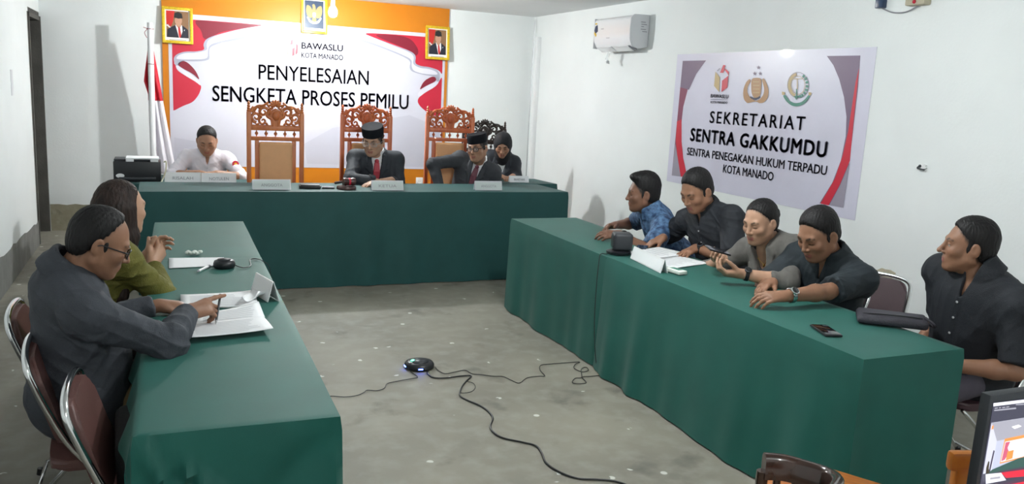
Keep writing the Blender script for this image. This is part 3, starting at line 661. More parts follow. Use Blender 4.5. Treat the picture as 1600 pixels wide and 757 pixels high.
obj('cover', box(NB(), (0, 0, .012), (.17, .11, .022), bev=.006), 'black_plastic', t); obj('flap', box(NB(), (0, -.004, .027), (.15, .10, .008), bev=.003), 'dark_grey_plastic', t)
t = empty('phone', (1.245, 6.70, MZ), -.15, 'small black phone lying between the wallet and the gavel', 'phone')
obj('body', box(NB(), (0, 0, .006), (.10, .07, .011), bev=.004), 'black_plastic', t); obj('screen', box(NB(), (0, 0, .0118), (.092, .062, .001)), 'screen_black', t)
o = tag(obj('tissue', lathe(NB(), [(0, 0), (.035, 0), (.03, .01), (.01, .014), (0, .014)], (2.88, 7.25, M+.001), 12, sx=1.3), 'tissue'), 'crumpled pale tissue beside the hands of the woman in the headscarf', 'tissue')

# printer on the clerk table
t = empty('printer', (-.185, 7.56, T2+.003), 0, 'black printer on the left end of the clerk table', 'printer')
bm = NB(); box(bm, (0, 0, .085), (.36, .25, .17), bev=.012); obj('body', bm, 'black_plastic', t)
obj('lid', box(NB(), (-.01, .01, .178), (.33, .22, .014), bev=.005), 'dark_grey_plastic', t)
obj('paper_tray', box(NB(), (.0, -.128, .03), (.28, .03, .02), bev=.004), 'dark_grey_plastic', t)
bm = NB(); box(bm, (.04, -.02, .192), (.25, .19, .012), bev=.003); box(bm, (-.055, -.118, .182), (.06, .01, .03)); box(bm, (.13, -.118, .182), (.06, .01, .03)); obj('paper_sheet', bm, 'paper', t)
obj('badge', lathe(NB(), [(0, 0), (.018, 0), (.016, .003), (0, .003)], (-.13, -.126, .05), 20, frame((0, -1, 0)), sx=1.8), 'white_plastic', t)
tag(obj('cable', tube(NB(), smooth_path([(.02, 7.44, T2+.17), (.035, 7.41, T2+.175), (.03, 7.39, T2+.1), (.0, 7.38, T2+.02), (-.02, 7.30, T2-.02), (-.02, 7.16, .76)]), .006, 8), 'cable_cream'), 'cream cable hanging in a loop over the front of the printer', 'cable')

# ------------------------------------------------------------------ left table things
TZ = T+.004
def sheet(name, pts, z, m, label, lines=0, thick=.0015, curl=0, seed=0, cat='paper', cat_group=None, n=10, under=1):
    """paper quad A(near-left) B(near-right) C(far-right) D(far-left) with curled edges"""
    A_, B_, C_, D_ = [Vector((p[0], p[1], 0)) for p in pts]; c = (A_+B_+C_+D_)/4; vs = []; fs = []
    def P(u, v):
        p = (A_*(1-u)+B_*u)*(1-v)+(D_*(1-u)+C_*u)*v-c
        return (p.x, p.y, abs(curl)*((abs(u-.5)*2)**3*(.5+.5*math.sin(v*3+seed))+.3*(1+math.sin(u*5+v*4+seed))*.2))
    for j in range(n+1):
        for i in range(n+1): vs.append(P(i/n, j/n))
    for j in range(n):
        for i in range(n): a = j*(n+1)+i; fs.append((a, a+1, a+n+2, a+n+1))
    t = empty(name, (c.x, c.y, z), label=label, cat=cat, group=cat_group)
    o = obj('sheet', (vs, fs), m, t, smooth=180); md = o.modifiers.new('thick', 'SOLIDIFY'); md.thickness = thick*under; md.offset = 1
    if lines:
        lv = []; lf = []; random.seed(seed)
        for k in range(lines):
            v0 = .1+.8*k/lines; v1 = v0+.25/lines; u1 = random.uniform(.7, .9)
            m_ = 8
            for a in range(m_):
                ua, ub = .12+(u1-.12)*a/m_, .12+(u1-.12)*(a+1)/m_; b = len(lv)
                for (u, v) in ((ua, v0), (ub, v0), (ub, v1), (ua, v1)):
                    q = P(u, v); lv.append((q[0], q[1], q[2]+thick*under+.0012))
                lf.append((b, b+1, b+2, b+3))
        obj('printed_lines', (lv, lf), 'paper_ink' if False else 'paper_line', t, smooth=0)
    return t
mat('paper_line', (.62, .63, .66), .7)
def zp(px, py, z=None): return at(2, z or T, px, py)[:2]
sheet('paper_sheet', [zp(264, 421), zp(350, 417), zp(350, 404), zp(264, 405)], TZ, 'paper', 'white sheet of paper in front of the woman in olive', 0)
sheet('document', [zp(278, 517), zp(345, 488), zp(405, 482), zp(300, 500)][:0] or [zp(283, 482), zp(404, 484), zp(398, 458), zp(282, 466)], TZ, 'paper', 'far stack of printed pages under the raised hand of the man in grey', 7, .006, .012, 3)
sheet('document', [zp(304, 513), zp(414, 502), zp(404, 480), zp(303, 499)], TZ+.010, 'paper', 'middle printed page of the open documents before the man in grey', 6, .002, .008, 5)
sheet('document', [zp(292, 539), zp(427, 524), zp(411, 503), zp(280, 516)], TZ+.016, 'paper', 'nearest printed page of the open documents before the man in grey', 8, .002, .006, 1)
sheet('document', [zp(378, 483), zp(403, 473), zp(428, 465), zp(395, 457)], TZ+.014, 'paper', 'curled page corner sticking out toward the open floor', 0, .002, .03, 2)
# discussion speakers: low round pucks
def conference_mic(c, r, label, rz=0, leds=False):
    t = empty('speakerphone', c, rz, label, 'speakerphone')
    obj('body', lathe(NB(), [(0, 0), (r*.9, 0), (r, .008), (r*1.0, .022), (r*.9, .034), (r*.6, .040), (0, .042)], seg=36), 'black_plastic', t, smooth=180)
    obj('top_grille', lathe(NB(), [(0, .0405), (r*.62, .0395), (r*.62, .042), (0, .0445)], seg=32), 'dark_grey_plastic', t, smooth=180)
    if leds:
        for nm, a, m in (('blue_light', -1.45, 'led_blue'), ('blue_light', 3.5, 'led_blue')):
            obj(nm, box(NB(), (math.cos(a)*r*.985, math.sin(a)*r*.985, .016), (.006, .026, .006), Matrix.Rotation(a, 3, 'Z'), bev=.002), m, t)
        obj('green_light', box(NB(), (-r*.45, -r*.05, .0435), (.012, .022, .002), Matrix.Rotation(-.5, 3, 'Z')), 'led_green', t)
        bm = NB(); box(bm, (-r*.55, -r*.35, .041), (.03, .02, .002), Matrix.Rotation(.5, 3, 'Z')); obj('sticker', bm, 'ac_side', t, smooth=0)
    return t
conference_mic((.275, 4.20, TZ), .052, 'black round microphone puck on the left table beside the white paper')
tag(obj('cable', tube(NB(), smooth_path([(.32, 4.20, TZ+.012), (.36, 4.16, TZ+.004), (.40, 4.20, TZ+.004), (.41, 4.34, TZ+.004), (.44, 4.36, TZ+.005), (.47, 4.31, TZ+.002), (.505, 4.30, T-.04), (.512, 4.30, .45)]), .0022, 6), 'cable_black'), 'thin black cable running from the microphone puck over the left table edge', 'cable')
bm = NB()
for k in range(12): ball(bm, ((k-5.5)*.0062, .005*math.sin(k*2.1), .010+.004*math.sin(k*1.3)), (.010, .012, .009), 10)
P_ = zp(303, 399); o = tag(obj('tissue', bm, 'tissue', loc=(P_[0], P_[1], TZ)), 'crumpled white tissue on the left table', 'tissue')
def pen(a, b, r, m, label, tipm='ac_grey'):
    a, b = Vector(a), Vector(b); t = empty('pen', a, label=label, cat='pen'); d = (b-a)
    obj('barrel', cyl(NB(), (0, 0, 0), d*.88, r, r, 10), m, t); obj('tip', cyl(NB(), d*.88, d, r, r*.25, 10), tipm, t)
    obj('cap', cyl(NB(), -d*.02, d*.12, r*1.15, r*1.15, 10), tipm, t); return t
a, b = zp(327, 419), zp(308, 428); pen((*a, TZ+.006), (*b, TZ+.006), .006, 'white_plastic', 'white pen lying on the left table beside the paper')

# ------------------------------------------------------------------ right table things
P_ = zp(970, 398)
t = empty('desk_speaker', (P_[0]+.02, P_[1]+.03, TZ), -.35, 'black cube shaped speaker on a round foot on the right table', 'speaker')
obj('foot', lathe(NB(), [(0, 0), (.072, 0), (.076, .012), (.05, .02), (0, .02)], (-.02, -.01, 0), 28), 'black_plastic', t)
obj('housing', box(NB(), (0, 0, .073), (.115, .115, .105), bev=.018, seg=3), 'dark_grey_plastic', t)
obj('grille', box(NB(), (-.0585, 0, .072), (.003, .085, .075), bev=.001), 'black_plastic', t)
sheet('document', [zp(1000, 411), zp(1058, 421), zp(1108, 413), zp(1040, 395)], TZ, 'paper', 'printed paper lying under the right hand page beside the long name plate', 8, .002, .003, 8)
sheet('document', [zp(978, 397), zp(1020, 408), zp(1078, 400), zp(1030, 389)], TZ+.006, 'paper', 'printed paper under the left hand of the man in the black shirt with a watch', 6, .002, .003, 9)
P_ = zp(1000, 391); t = empty('phone', (P_[0]+.03, P_[1]+.03, TZ), .9, 'dark phone lying between the cube speaker and the papers', 'phone')
obj('body', box(NB(), (0, 0, .005), (.14, .07, .009), bev=.004), 'black_plastic', t); obj('screen', box(NB(), (0, 0, .0099), (.13, .062, .001)), 'screen_black', t)
P_ = zp(1056, 428); t = empty('tissue_pack', (P_[0], P_[1], TZ), -1.45, 'small pale plastic tissue pack at the end of the long name plate', 'tissue pack')
obj('pack', box(NB(), (0, 0, .012), (.12, .06, .022), bev=.008), 'tissue', t); obj('wrapper_window', box(NB(), (0, 0, .0235), (.07, .03, .001)), 'print_green', t)
a, b, c, d = [Vector(zp(*q)) for q in ((1264, 514), (1293, 511), (1317, 526), (1287, 530))]
cc = (a+b+c+d)/4; dr = ((c+d)-(a+b))
t = empty('phone', (cc.x, cc.y, TZ), math.atan2(dr.y, dr.x), 'black phone lying alone on the near end of the right table', 'phone')
obj('body', box(NB(), (0, 0, .005), (.155, .075, .009), bev=.004), 'black_plastic', t); obj('screen', box(NB(), (0, 0, .0099), (.146, .067, .001), bev=.0004), 'screen_black', t)
bm = NB(); box(bm, (-.055, .022, -.0002+.0105), (.02, .02, .002)); 
obj('camera_bump', bm, 'dark_grey_plastic', t)
a, b = Vector(zp(1347, 503)), Vector(zp(1438, 515)); cc = (a+b)/2+Vector((.02, .02)); dr = b-a
t = empty('clutch_bag', (cc.x, cc.y, TZ), math.atan2(dr.y, dr.x), 'dark plum zipped clutch bag on the near end of the right table', 'bag')
bm = NB(); box(bm, (0, 0, .024), (.29, .19, .044), bev=.020, seg=4)
for v in bm.verts: v.co.z *= (1-.35*max(0, -v.co.x/.15)); v.co.y *= 1-.2*max(0, v.co.x/.145); v.co.z += .004*math.sin(v.co.x*40)*(v.co.z > .03)
obj('pouch', bm, 'plum_fabric', t, smooth=60)
obj('zip', tube(NB(), smooth_path([(-.12, -.03, .036), (-.05, -.04, .044), (.05, -.038, .047), (.12, -.03, .044)]), .0035, 6), 'black_plastic', t)
obj('strap', tube(NB(), smooth_path([(.13, -.03, .05), (.165, -.05, .03), (.17, -.02, .012), (.14, .02, .02)]), .006, 8), 'plum_fabric', t)

# ------------------------------------------------------------------ floor puck and cables
P_ = at(2, .02, 655, 570)
conference_mic((P_.x, P_.y, .003), .088, 'black speakerphone puck with blue and green lights on the concrete floor', -.3, True)
def fl(px, py, z=.006): p = at(2, 0, px, py); return (p.x, p.y, z)
c6 = lambda x, y: (480+x/3.2, 540+y/3.2)
pth = [c6(*q) for q in [(600, 135), (612, 155), (640, 168), (700, 168), (760, 160), (820, 158), (795, 185), (772, 215), (764, 255), (800, 280), (860, 305), (905, 335), (928, 370), (916, 410), (930, 440), (980, 470), (1080, 492), (1145, 510), (1175, 550), (1195, 595), (1260, 640), (1350, 672), (1450, 678), (1560, 692)]]
tag(obj('power_cable', tube(NB(), smooth_path([fl(*q) for q in pth]+[fl(1010, 775), fl(1060, 800)]), .0045, 8), 'cable_black'), 'thick black cable winding from the floor puck toward the camera', 'cable')
pth = [c6(*q) for q in [(640, 112), (655, 130), (690, 147), (740, 138), (790, 130), (825, 148), (870, 152), (930, 160), (980, 162), (1020, 180), (1060, 194), (1100, 168), (1160, 160), (1188, 158), (1165, 130), (1168, 105), (1220, 98), (1300, 92), (1362, 88), (1340, 100), (1335, 120), (1375, 138), (1405, 130), (1395, 115), (1370, 125), (1372, 165), (1340, 170), (1325, 190), (1350, 197), (1395, 192), (1375, 165), (1420, 160), (1490, 150)]]
tag(obj('audio_cable', tube(NB(), smooth_path([fl(*q) for q in pth]+[(2.392, 4.12, .008), (2.375, 4.14, .12), (2.372, 4.17, .3), (2.385, 4.2, .5), (2.40, 4.22, .64), (2.412, 4.225, T+.004), (2.45, 4.215, T+.007), (2.50, 4.22, T+.014)]), .0024, 6), 'cable_black'), 'thin black cable looping from the floor puck up to the cube speaker', 'cable')
pth = [c6(*q) for q in [(515, 135), (535, 150), (552, 165), (520, 172), (450, 185), (400, 197), (385, 220), (350, 232), (300, 230), (285, 240), (250, 256), (190, 264), (128, 260)]]
tag(obj('audio_cable', tube(NB(), smooth_path([fl(*q) for q in pth]+[fl(505, 622), (.62, 4.12, .006)]), .0024, 6), 'cable_black'), 'thin black cable running from the floor puck under the left table', 'cable')
pth = [c6(*q) for q in [(795, 185), (830, 195), (840, 215), (825, 235), (790, 244), (766, 244)]]
tag(obj('audio_cable', tube(NB(), smooth_path([fl(*q) for q in pth]), .002, 6), 'cable_black'), 'short loop of thin black cable beside the kink of the thick cable', 'cable')

# ------------------------------------------------------------------ throne chairs
def spiral(c, r0, r1, a0, turns, n=22, y=0): return [(c[0]+math.cos(a0+turns*2*PI*i/n)*(r0+(r1-r0)*i/n), y, c[1]+math.sin(a0+turns*2*PI*i/n)*(r0+(r1-r0)*i/n)) for i in range(n+1)]
def make_throne(loc, label, wood, leather, W=.475, H=1.45, group='carved throne chairs behind the judges bench', rz=0):
    """local: back plane at y=0, sitter faces -y"""
    t = empty('throne_chair', loc, rz, label, 'chair', group)
    zr = H-.215
    for s in (-1, 1):
        bm = NB(); box(bm, (s*(W/2-.017), 0, (zr+.12)/2), (.036, .045, zr+.12), bev=.006); obj('back_post', bm, wood, t)
        o = obj('finial', lathe(NB(), [(.016, 0), (.018, .012), (.011, .018), (.016, .03), (.010, .038), (.015, .05), (.009, .058), (.013, .07), (.004, .088), (0, .09)], (s*(W/2-.017), 0, zr+.12), 14), wood, t)
    obj('top_rail', box(NB(), (0, 0, zr-.018), (W-.06, .035, .036), bev=.006), wood, t)
    obj('lower_rail', box(NB(), (0, 0, zr-.105), (W-.06, .035, .034), bev=.006), wood, t)
    for k in range(5):
        x = (k-2)*(W-.16)/4
        obj('spindle', lathe(NB(), [(.004, -.028), (.006, -.014), (.014, -.006), (.014, .006), (.006, .014), (.004, .028)], (x, 0, zr-.062), 12), wood, t)
    # pierced floral crest: scrolls, leaves and a palmette
    bm = NB()
    def scroll(pts, r0, r1): n = len(pts); r0 *= 1.25; r1 *= 1.35; tube(bm, pts, [r0+(r1-r0)*i/(n-1) for i in range(n)], 7)
    for s in (-1, 1):
        m_ = lambda P: [(s*x, y, zr+z) for x, y, z in P]
        scroll(m_(spiral((.16, .075), .045, .008, -1.6, 1.3)), .012, .006)
        scroll(m_(spiral((.10, .12), .042, .008, 2.6, -1.2)), .012, .006)
        scroll(m_(spiral((.105, .045), .036, .006, 1.2, -1.2)), .010, .005)
        scroll(m_(spiral((.175, .14), .026, .006, -2.0, 1.1)), .009, .005)
        scroll(m_(smooth_path([(.02, 0, 0), (.03, 0, .06), (.07, 0, .09), (.05, 0, .14), (.02, 0, .16)], 5)), .016, .008)
        scroll(m_(smooth_path([(.205, 0, .0), (.20, 0, .06), (.21, 0, .11), (.185, 0, .165)], 5)), .010, .006)
        scroll(m_(smooth_path([(.20, 0, .115), (.15, 0, .165), (.10, 0, .175), (.06, 0, .205)], 5)), .012, .007)
        for x, z, rx, rz_, a in ((.135, .155, .022, .011, .4), (.075, .02, .02, .010, .9), (.15, .015, .022, .010, -.5), (.06, .175, .024, .011, 1.0), (.19, .05, .010, .022, .2), (.125, .085, .018, .012, .7), (.045, .115, .012, .024, .3)):
            v = bmesh.ops.create_uvsphere(bm, u_segments=10, v_segments=6, radius=1)['verts']
            bmesh.ops.transform(bm, matrix=Matrix.Translation((s*x, -.006, zr+z)) @ Matrix.Rotation(-s*a, 4, 'Y') @ Matrix.Diagonal((rx, .014, rz_, 1)), verts=v)
    for k in range(7):
        a = (k-3)*.42; v = bmesh.ops.create_uvsphere(bm, u_segments=10, v_segments=6, radius=1)['verts']
        bmesh.ops.transform(bm, matrix=Matrix.Translation((math.sin(a)*.032, -.01, zr+.165+math.cos(a)*.034)) @ Matrix.Rotation(a, 4, 'Y') @ Matrix.Diagonal((.013, .014, .030, 1)), verts=v)
    prism(bm, [(-.03, 0), (.03, 0), (.04, .05), (.055, .10), (.03, .14), (0, .155), (-.03, .14), (-.055, .10), (-.04, .05)], (0, 1, 0), (0, -.014, zr), (1, 0, 0), (0, 0, 1), .028)
    ball(bm, (0, -.014, zr+.09), (.03, .018, .04), 12); box(bm, (0, 0, zr+.004), (W-.07, .026, .014))
    obj('carved_crest', bm, wood, t, smooth=50)
    px0 = .136; zt_ = zr-.122
    for s in (-1, 1): obj('stile', box(NB(), (s*(px0+.018), 0, (.42+zt_)/2), (.034, .035, zt_-.42), bev=.005), wood, t)
    bm = NB(); box(bm, (0, -.022, (.47+zt_)/2), (px0*2+.004, .06, zt_-.49), bev=.022, seg=4); obj('back_cushion', bm, leather, t, smooth=60)
    obj('seat_frame', box(NB(), (0, -.235, .40), (W-.0, .47, .07), bev=.01), wood, t)
    obj('seat_cushion', box(NB(), (0, -.235, .46), (W-.08, .43, .07), bev=.028, seg=4), leather, t, smooth=60)
    for s in (-1, 1):
        obj('front_leg', lathe(NB(), [(.018, 0), (.024, .04), (.016, .08), (.026, .2), (.018, .3), (.028, .37)], (s*(W/2-.03), -.43, 0), 14), wood, t)
        bm = NB(); tube(bm, smooth_path([(s*(W/2-.015), -.01, .66), (s*(W/2-.0), -.2, .67), (s*(W/2-.0), -.36, .665), (s*(W/2-.005), -.40, .64)]), .018, 8); obj('armrest', bm, wood, t)
        obj('arm_support', lathe(NB(), [(.013, .43), (.02, .5), (.012, .55), (.02, .62), (.014, .66)], (s*(W/2-.012), -.36, 0), 12), wood, t)
    return t
make_throne((.909, 7.34, 0), 'empty carved wooden throne with tan leather back, left of the man with the red tie', 'carved_teak', 'tan_leather')
make_throne((1.735, 7.50, 0), 'carved wooden throne behind the man with the red tie', 'carved_teak_red', 'tan_leather')
make_throne((2.56, 7.56, 0), 'carved wooden throne behind the leaning man in glasses', 'carved_teak_red', 'tan_leather', rz=-.12, H=1.47)
make_throne((3.14, 8.14, 0), 'dark carved throne with grey leather back behind the woman in the headscarf', 'dark_wood', 'grey_leather', W=.47, H=1.33, group=None, rz=-.2)

# ------------------------------------------------------------------ folding chairs
def make_folding(name='folding_chair', vinyl='brown_vinyl'):
    """local: sitter faces +y"""
    t = empty(name)
    bw = .205
    bm = NB(); pth = []
    side = lambda s: [(s*.21, .17, .012), (s*.21, .06, .30), (s*.208, -.10, .52), (s*.205, -.17, .66), (s*.20, -.225, .80)]
    top = [(.175, -.238, .852), (.10, -.244, .872), (0, -.246, .876), (-.10, -.244, .872), (-.175, -.238, .852)]
    bm = tube(NB(), smooth_path(side(1)+top+side(-1)[::-1], 5), .0125, 10); obj('back_frame', bm, 'chrome', t, smooth=180)
    for s in (-1, 1):
        obj('leg', tube(NB(), smooth_path([(s*.185, .20, .43), (s*.187, .02, .26), (s*.19, -.20, .012)], 4), .011, 10), 'chrome', t, smooth=180)
        bm = NB(); cyl(bm, (s*.21, .17, 0), (s*.21, .165, .03), .016); cyl(bm, (s*.19, -.20, 0), (s*.19, -.195, .03), .016); obj('rubber_foot', bm, 'black_plastic', t)
    obj('crossbar', tube(NB(), [(-.19, -.17, .06), (.19, -.17, .06)], .009, 8), 'chrome', t, smooth=180)
    obj('crossbar', tube(NB(), [(-.21, .13, .12), (.21, .13, .12)], .009, 8), 'chrome', t, smooth=180)
    poly = smooth_path([(-.188, 0, .56), (-.19, 0, .70), (-.178, 0, .81), (-.13, 0, .850), (0, 0, .856), (.13, 0, .850), (.178, 0, .81), (.19, 0, .70), (.188, 0, .56), (.15, 0, .53), (0, 0, .522), (-.15, 0, .53)], 4, True)
    bm = NB(); prism(bm, [(p.x, p.z) for p in poly], (0, 1, 0), (0, -.022, 0), (1, 0, 0), (0, 0, 1), .036)
    bmesh.ops.bevel(bm, geom=[e for e in bm.edges if abs(e.verts[0].co.y-e.verts[1].co.y) < 1e-5], offset=.012, segments=3, affect='EDGES')
    for v in bm.verts: v.co.y += -.125-(v.co.z-.54)*.30-.012*math.cos(v.co.x*6)
    obj('backrest', bm, vinyl, t, smooth=60)
    poly = smooth_path([(-.18, 0, -.15), (-.195, 0, .0), (-.19, 0, .17), (-.14, 0, .225), (0, 0, .235), (.14, 0, .225), (.19, 0, .17), (.195, 0, .0), (.18, 0, -.15), (.12, 0, -.18), (0, 0, -.185), (-.12, 0, -.18)], 4, True)
    bm = NB(); prism(bm, [(p.x, p.z) for p in poly], (0, 0, 1), (0, 0, .425), (1, 0, 0), (0, 1, 0), .042)
    bmesh.ops.bevel(bm, geom=[e for e in bm.edges if abs(e.verts[0].co.z-e.verts[1].co.z) < 1e-5], offset=.014, segments=3, affect='EDGES')
    obj('seat', bm, vinyl, t, smooth=60)
    return t
fc = make_folding(); fc.scale = (.86, .86, .86); used = [0]
def place_fc(x, y, az, label, group=None, src=None):
    src = src or fc
    if src is fc and not used[0]: used[0] = 1; c = fc
    else: c = copy_tree(src)
    c.location = (x, y, 0); c.rotation_euler = (0, 0, math.radians(az-90)); tag(c, label, 'chair', group); return c
fcm = make_folding('folding_chair', 'maroon_vinyl'); fcm.scale = (.83, .83, .83)
GC = 'chrome folding chairs'
place_fc(-.045, 2.52, -2, 'brown vinyl chrome folding chair nearest the camera, left of the left table', GC)
place_fc(-.20, 2.94, 3, 'brown vinyl chrome folding chair that the man in grey sits on', GC)
place_fc(-.31, 3.42, 0, 'brown vinyl chrome folding chair at the left frame edge behind the man in grey', GC)
place_fc(-.26, 3.86, 2, 'brown vinyl chrome folding chair of the woman in olive', GC)
place_fc(-.27, 4.32, 0, 'empty brown vinyl chrome folding chair beyond the woman in olive', GC)
fcm.location = (3.56, 3.27, 0); fcm.rotation_euler = (0, 0, math.radians(205-90)); tag(fcm, 'empty maroon chrome folding chair between two men in black on the right', 'chair', GC)
place_fc(3.36, 4.72, 180, 'dark folding chair of the man in the blue batik shirt', GC, fcm)
place_fc(3.36, 4.14, 180, 'dark folding chair of the man in black reading papers', GC, fcm)
place_fc(3.36, 3.56, 180, 'dark folding chair of the woman in the grey blazer', GC, fcm)
place_fc(3.24, 3.30, 180, 'dark folding chair of the man in black with the silver watch', GC, fcm)
place_fc(3.40, 2.48, 172, 'dark folding chair of the man in black at the near end of the right row', GC, fcm)
place_fc(.36, 8.14, -90, 'dark folding chair of the woman in the white uniform', GC, fcm)

# black bag beside the near end of the left table
t = empty('equipment_bag', (-.035, 2.56, .405), .05, 'black bag with bits of white tape standing on the nearest brown chair', 'bag')
bm = NB(); box(bm, (0, 0, .10), (.20, .34, .20), bev=.045, seg=3)
for v in bm.verts: v.co.x += .012*math.sin(v.co.y*22+v.co.z*9); v.co.y += .01*math.sin(v.co.z*20)
obj('bag_body', bm, 'black_fabric', t, smooth=60)
bm = NB(); box(bm, (.098, -.08, .11), (.006, .018, .06), Matrix.Rotation(.2, 3, 'X')); box(bm, (.02, -.06, .201), (.05, .012, .003), Matrix.Rotation(.3, 3, 'Z')); obj('tape', bm, 'paper', t, smooth=0)
obj('handle', tube(NB(), smooth_path([(0, -.1, .195), (0, -.06, .22), (0, .06, .22), (0, .1, .195)]), .009, 8), 'black_fabric', t)

# ------------------------------------------------------------------ foreground desk, monitor and two wooden chairs

DZ = .69
t = empty('computer_desk', (1.74, .97, 0), 0, 'orange varnished desk at the bottom right, under the monitor', 'desk')
obj('desktop', box(NB(), (0, 0, DZ-.015), (.70, .42, .03), bev=.004), 'orange_wood', t, smooth=30)
for sx in (-1, 1):
    for sy in (-1, 1): obj('leg', box(NB(), (sx*.31, sy*.17, (DZ-.03)/2), (.045, .045, DZ-.03), bev=.004), 'orange_wood', t, smooth=30)
obj('apron', box(NB(), (0, .17, DZ-.08), (.58, .02, .09)), 'orange_wood', t, smooth=0)
# monitor: its screen faces the camera side of the room
YM = 1.02
tl = at(1, YM, 1552, 630.4)
SW, SH = .48, .275
t = empty('monitor', (tl.x+SW/2, YM+.03, DZ), 0, 'black computer monitor showing a video call of this room, bottom right', 'monitor')
zc = tl.z-SH/2-DZ
bm = NB(); bz = .010
box(bm, (0, -.019, zc), (SW+2*bz, .022, SH+2*bz+.012), bev=.003); obj('bezel', bm, 'dark_grey_plastic', t)
bm = NB(); box(bm, (.02, .018, zc), (SW*.80, .055, SH*.8), bev=.02, seg=3); obj('rear_cover', bm, 'monitor_back' if False else 'black_plastic', t)
bm = NB(); box(bm, (0, .055, zc*.5), (.05, .03, zc), bev=.008); obj('stand_neck', bm, 'black_plastic', t)
obj('stand_foot', lathe(NB(), [(0, 0), (.12, 0), (.12, .008), (.04, .018), (0, .018)], (0, .05, 0), 28, sx=1.2), 'black_plastic', t)
def emis(n, c, s): return mat(n, tuple(v*.2 for v in c), .3, emit=c, estr=s*.2)
emis('scr_dark', (.055, .055, .085), 1); emis('scr_white', (.8, .82, .9), 1); emis('scr_grey', (.36, .36, .42), 1); emis('scr_wall', (.62, .63, .74), 1)
emis('scr_wall2', (.50, .53, .66), 1); emis('scr_orange', (.85, .30, .08), 1); emis('scr_red', (.80, .03, .06), 1); emis('scr_green', (.04, .10, .09), 1)
emis('scr_brown', (.06, .05, .035), 1); emis('scr_jamb', (.07, .06, .10), 1); emis('scr_pink', (.6, .12, .2), 1); emis('scr_lamp', (1, 1, 1), 1.5)
def scr(pts, m, lay, nm='screen_picture', full=None):
    """points in the picture, or fractions of the screen when full is set"""
    vs = []
    for x, y in pts:
        if full: q = Vector((-SW/2+x*SW, 0, zc+SH/2-y*SH))
        else:
            P_ = at(1, YM-.001, 1520+x/5.15, 610+y/5.15); q = Vector((P_.x-t.location.x, 0, P_.z-DZ))
        vs.append((q.x, -.031-.0004*lay, q.z))
    obj(nm, (vs, [tuple(range(len(vs)))]), m, t, smooth=0)
obj('screen', box(NB(), (0, -.0305, zc), (SW, .001, SH)), 'scr_dark', t, smooth=0)
fr = lambda x, y: (x, y)
scr([(165, 105), (420, 76), (420, 100), (164, 132)], 'scr_white', 1)
for a0, a1, yy in ((175, 200, 148), (210, 225, 145), (235, 260, 142), (268, 292, 138), (345, 412, 118)): scr([(a0, yy-5), (a1, yy-8), (a1, yy), (a0, yy+4)], 'scr_grey', 1)
scr([(170, 160), (345, 140), (348, 152), (170, 170)], 'scr_grey', 1, 'screen_text')
def ss(x, y):
    P_ = at(1, YM-.001, 1520+x/5.15, 610+y/5.15); return ((P_.x-t.location.x+SW/2)/SW, (zc+SH/2-(P_.z-DZ))/SH)
xl_, yt_ = ss(158, 262); yb_ = ss(110, 670)[1]
# the remote camera's picture of the room
def R_(x, y): return (x, yt_+(yb_-yt_)*y)
q = lambda pts, m, l: scr([R_(*p) for p in pts], m, l, full=1)
q([(.005, 0), (.995, 0), (.995, 1), (.005, 1)], 'scr_wall', 1)
q([(.005, 0), (.995, 0), (.80, .28), (.055, .38)], 'scr_grey', 2)
q([(.055, .38), (.80, .28), (.80, .80), (.052, .97)], 'scr_wall2', 2)
q([(.10, .36), (.55, .30), (.55, .75), (.095, .85)], 'scr_orange', 3)
q([(.105, .42), (.53, .37), (.53, .72), (.098, .82)], 'scr_white', 4)
q([(.107, .43), (.135, .43), (.125, .55), (.14, .65), (.12, .78), (.10, .80)], 'scr_pink', 5); q([(.53, .38), (.48, .39), (.50, .5), (.48, .6), (.53, .7)], 'scr_pink', 5)
for k in range(3): q([(.128+k*.11, .62), (.165+k*.11, .61), (.165+k*.11, .78), (.125+k*.11, .80)], 'scr_orange', 6)
q([(.042, .55), (.051, .57), (.044, .97), (.034, .99)], 'scr_jamb', 3)
q([(.05, .93), (.2, .80), (.60, .72), (.995, .95), (.995, 1), (.02, 1.0)], 'scr_green', 7)
q([(.013, 1.0), (.010, .86), (.016, .74), (.024, .76), (.026, .90), (.036, .99)], 'scr_brown', 8)
q([(.13, .14), (.17, .12), (.19, .16), (.15, .19)], 'scr_lamp', 4)
q([(.007, .06), (.018, .05), (.018, .12), (.008, .13)], 'scr_orange', 4)
q([(.70, .55), (.80, .45), (.995, .60), (.995, 1), (.7, .9)], 'scr_brown', 6)
scr([(90, 672), (215, 660), (255, 720), (92, 750)], 'scr_white', 9); scr([(215, 660), (420, 632), (420, 688), (255, 702)], 'scr_red', 9)
scr([(.005, yb_+.12), (.995, yb_+.12), (.995, yb_+.15), (.005, yb_+.15)], 'scr_red', 8, full=1)
scr([(125, 700), (205, 688), (205, 705), (125, 714)], 'scr_grey', 10, 'screen_text')
obj('screen_glass', box(NB(), (0, -.0285, zc), (SW+.002, .003, SH+.002)), 'screen_black', t, smooth=0)

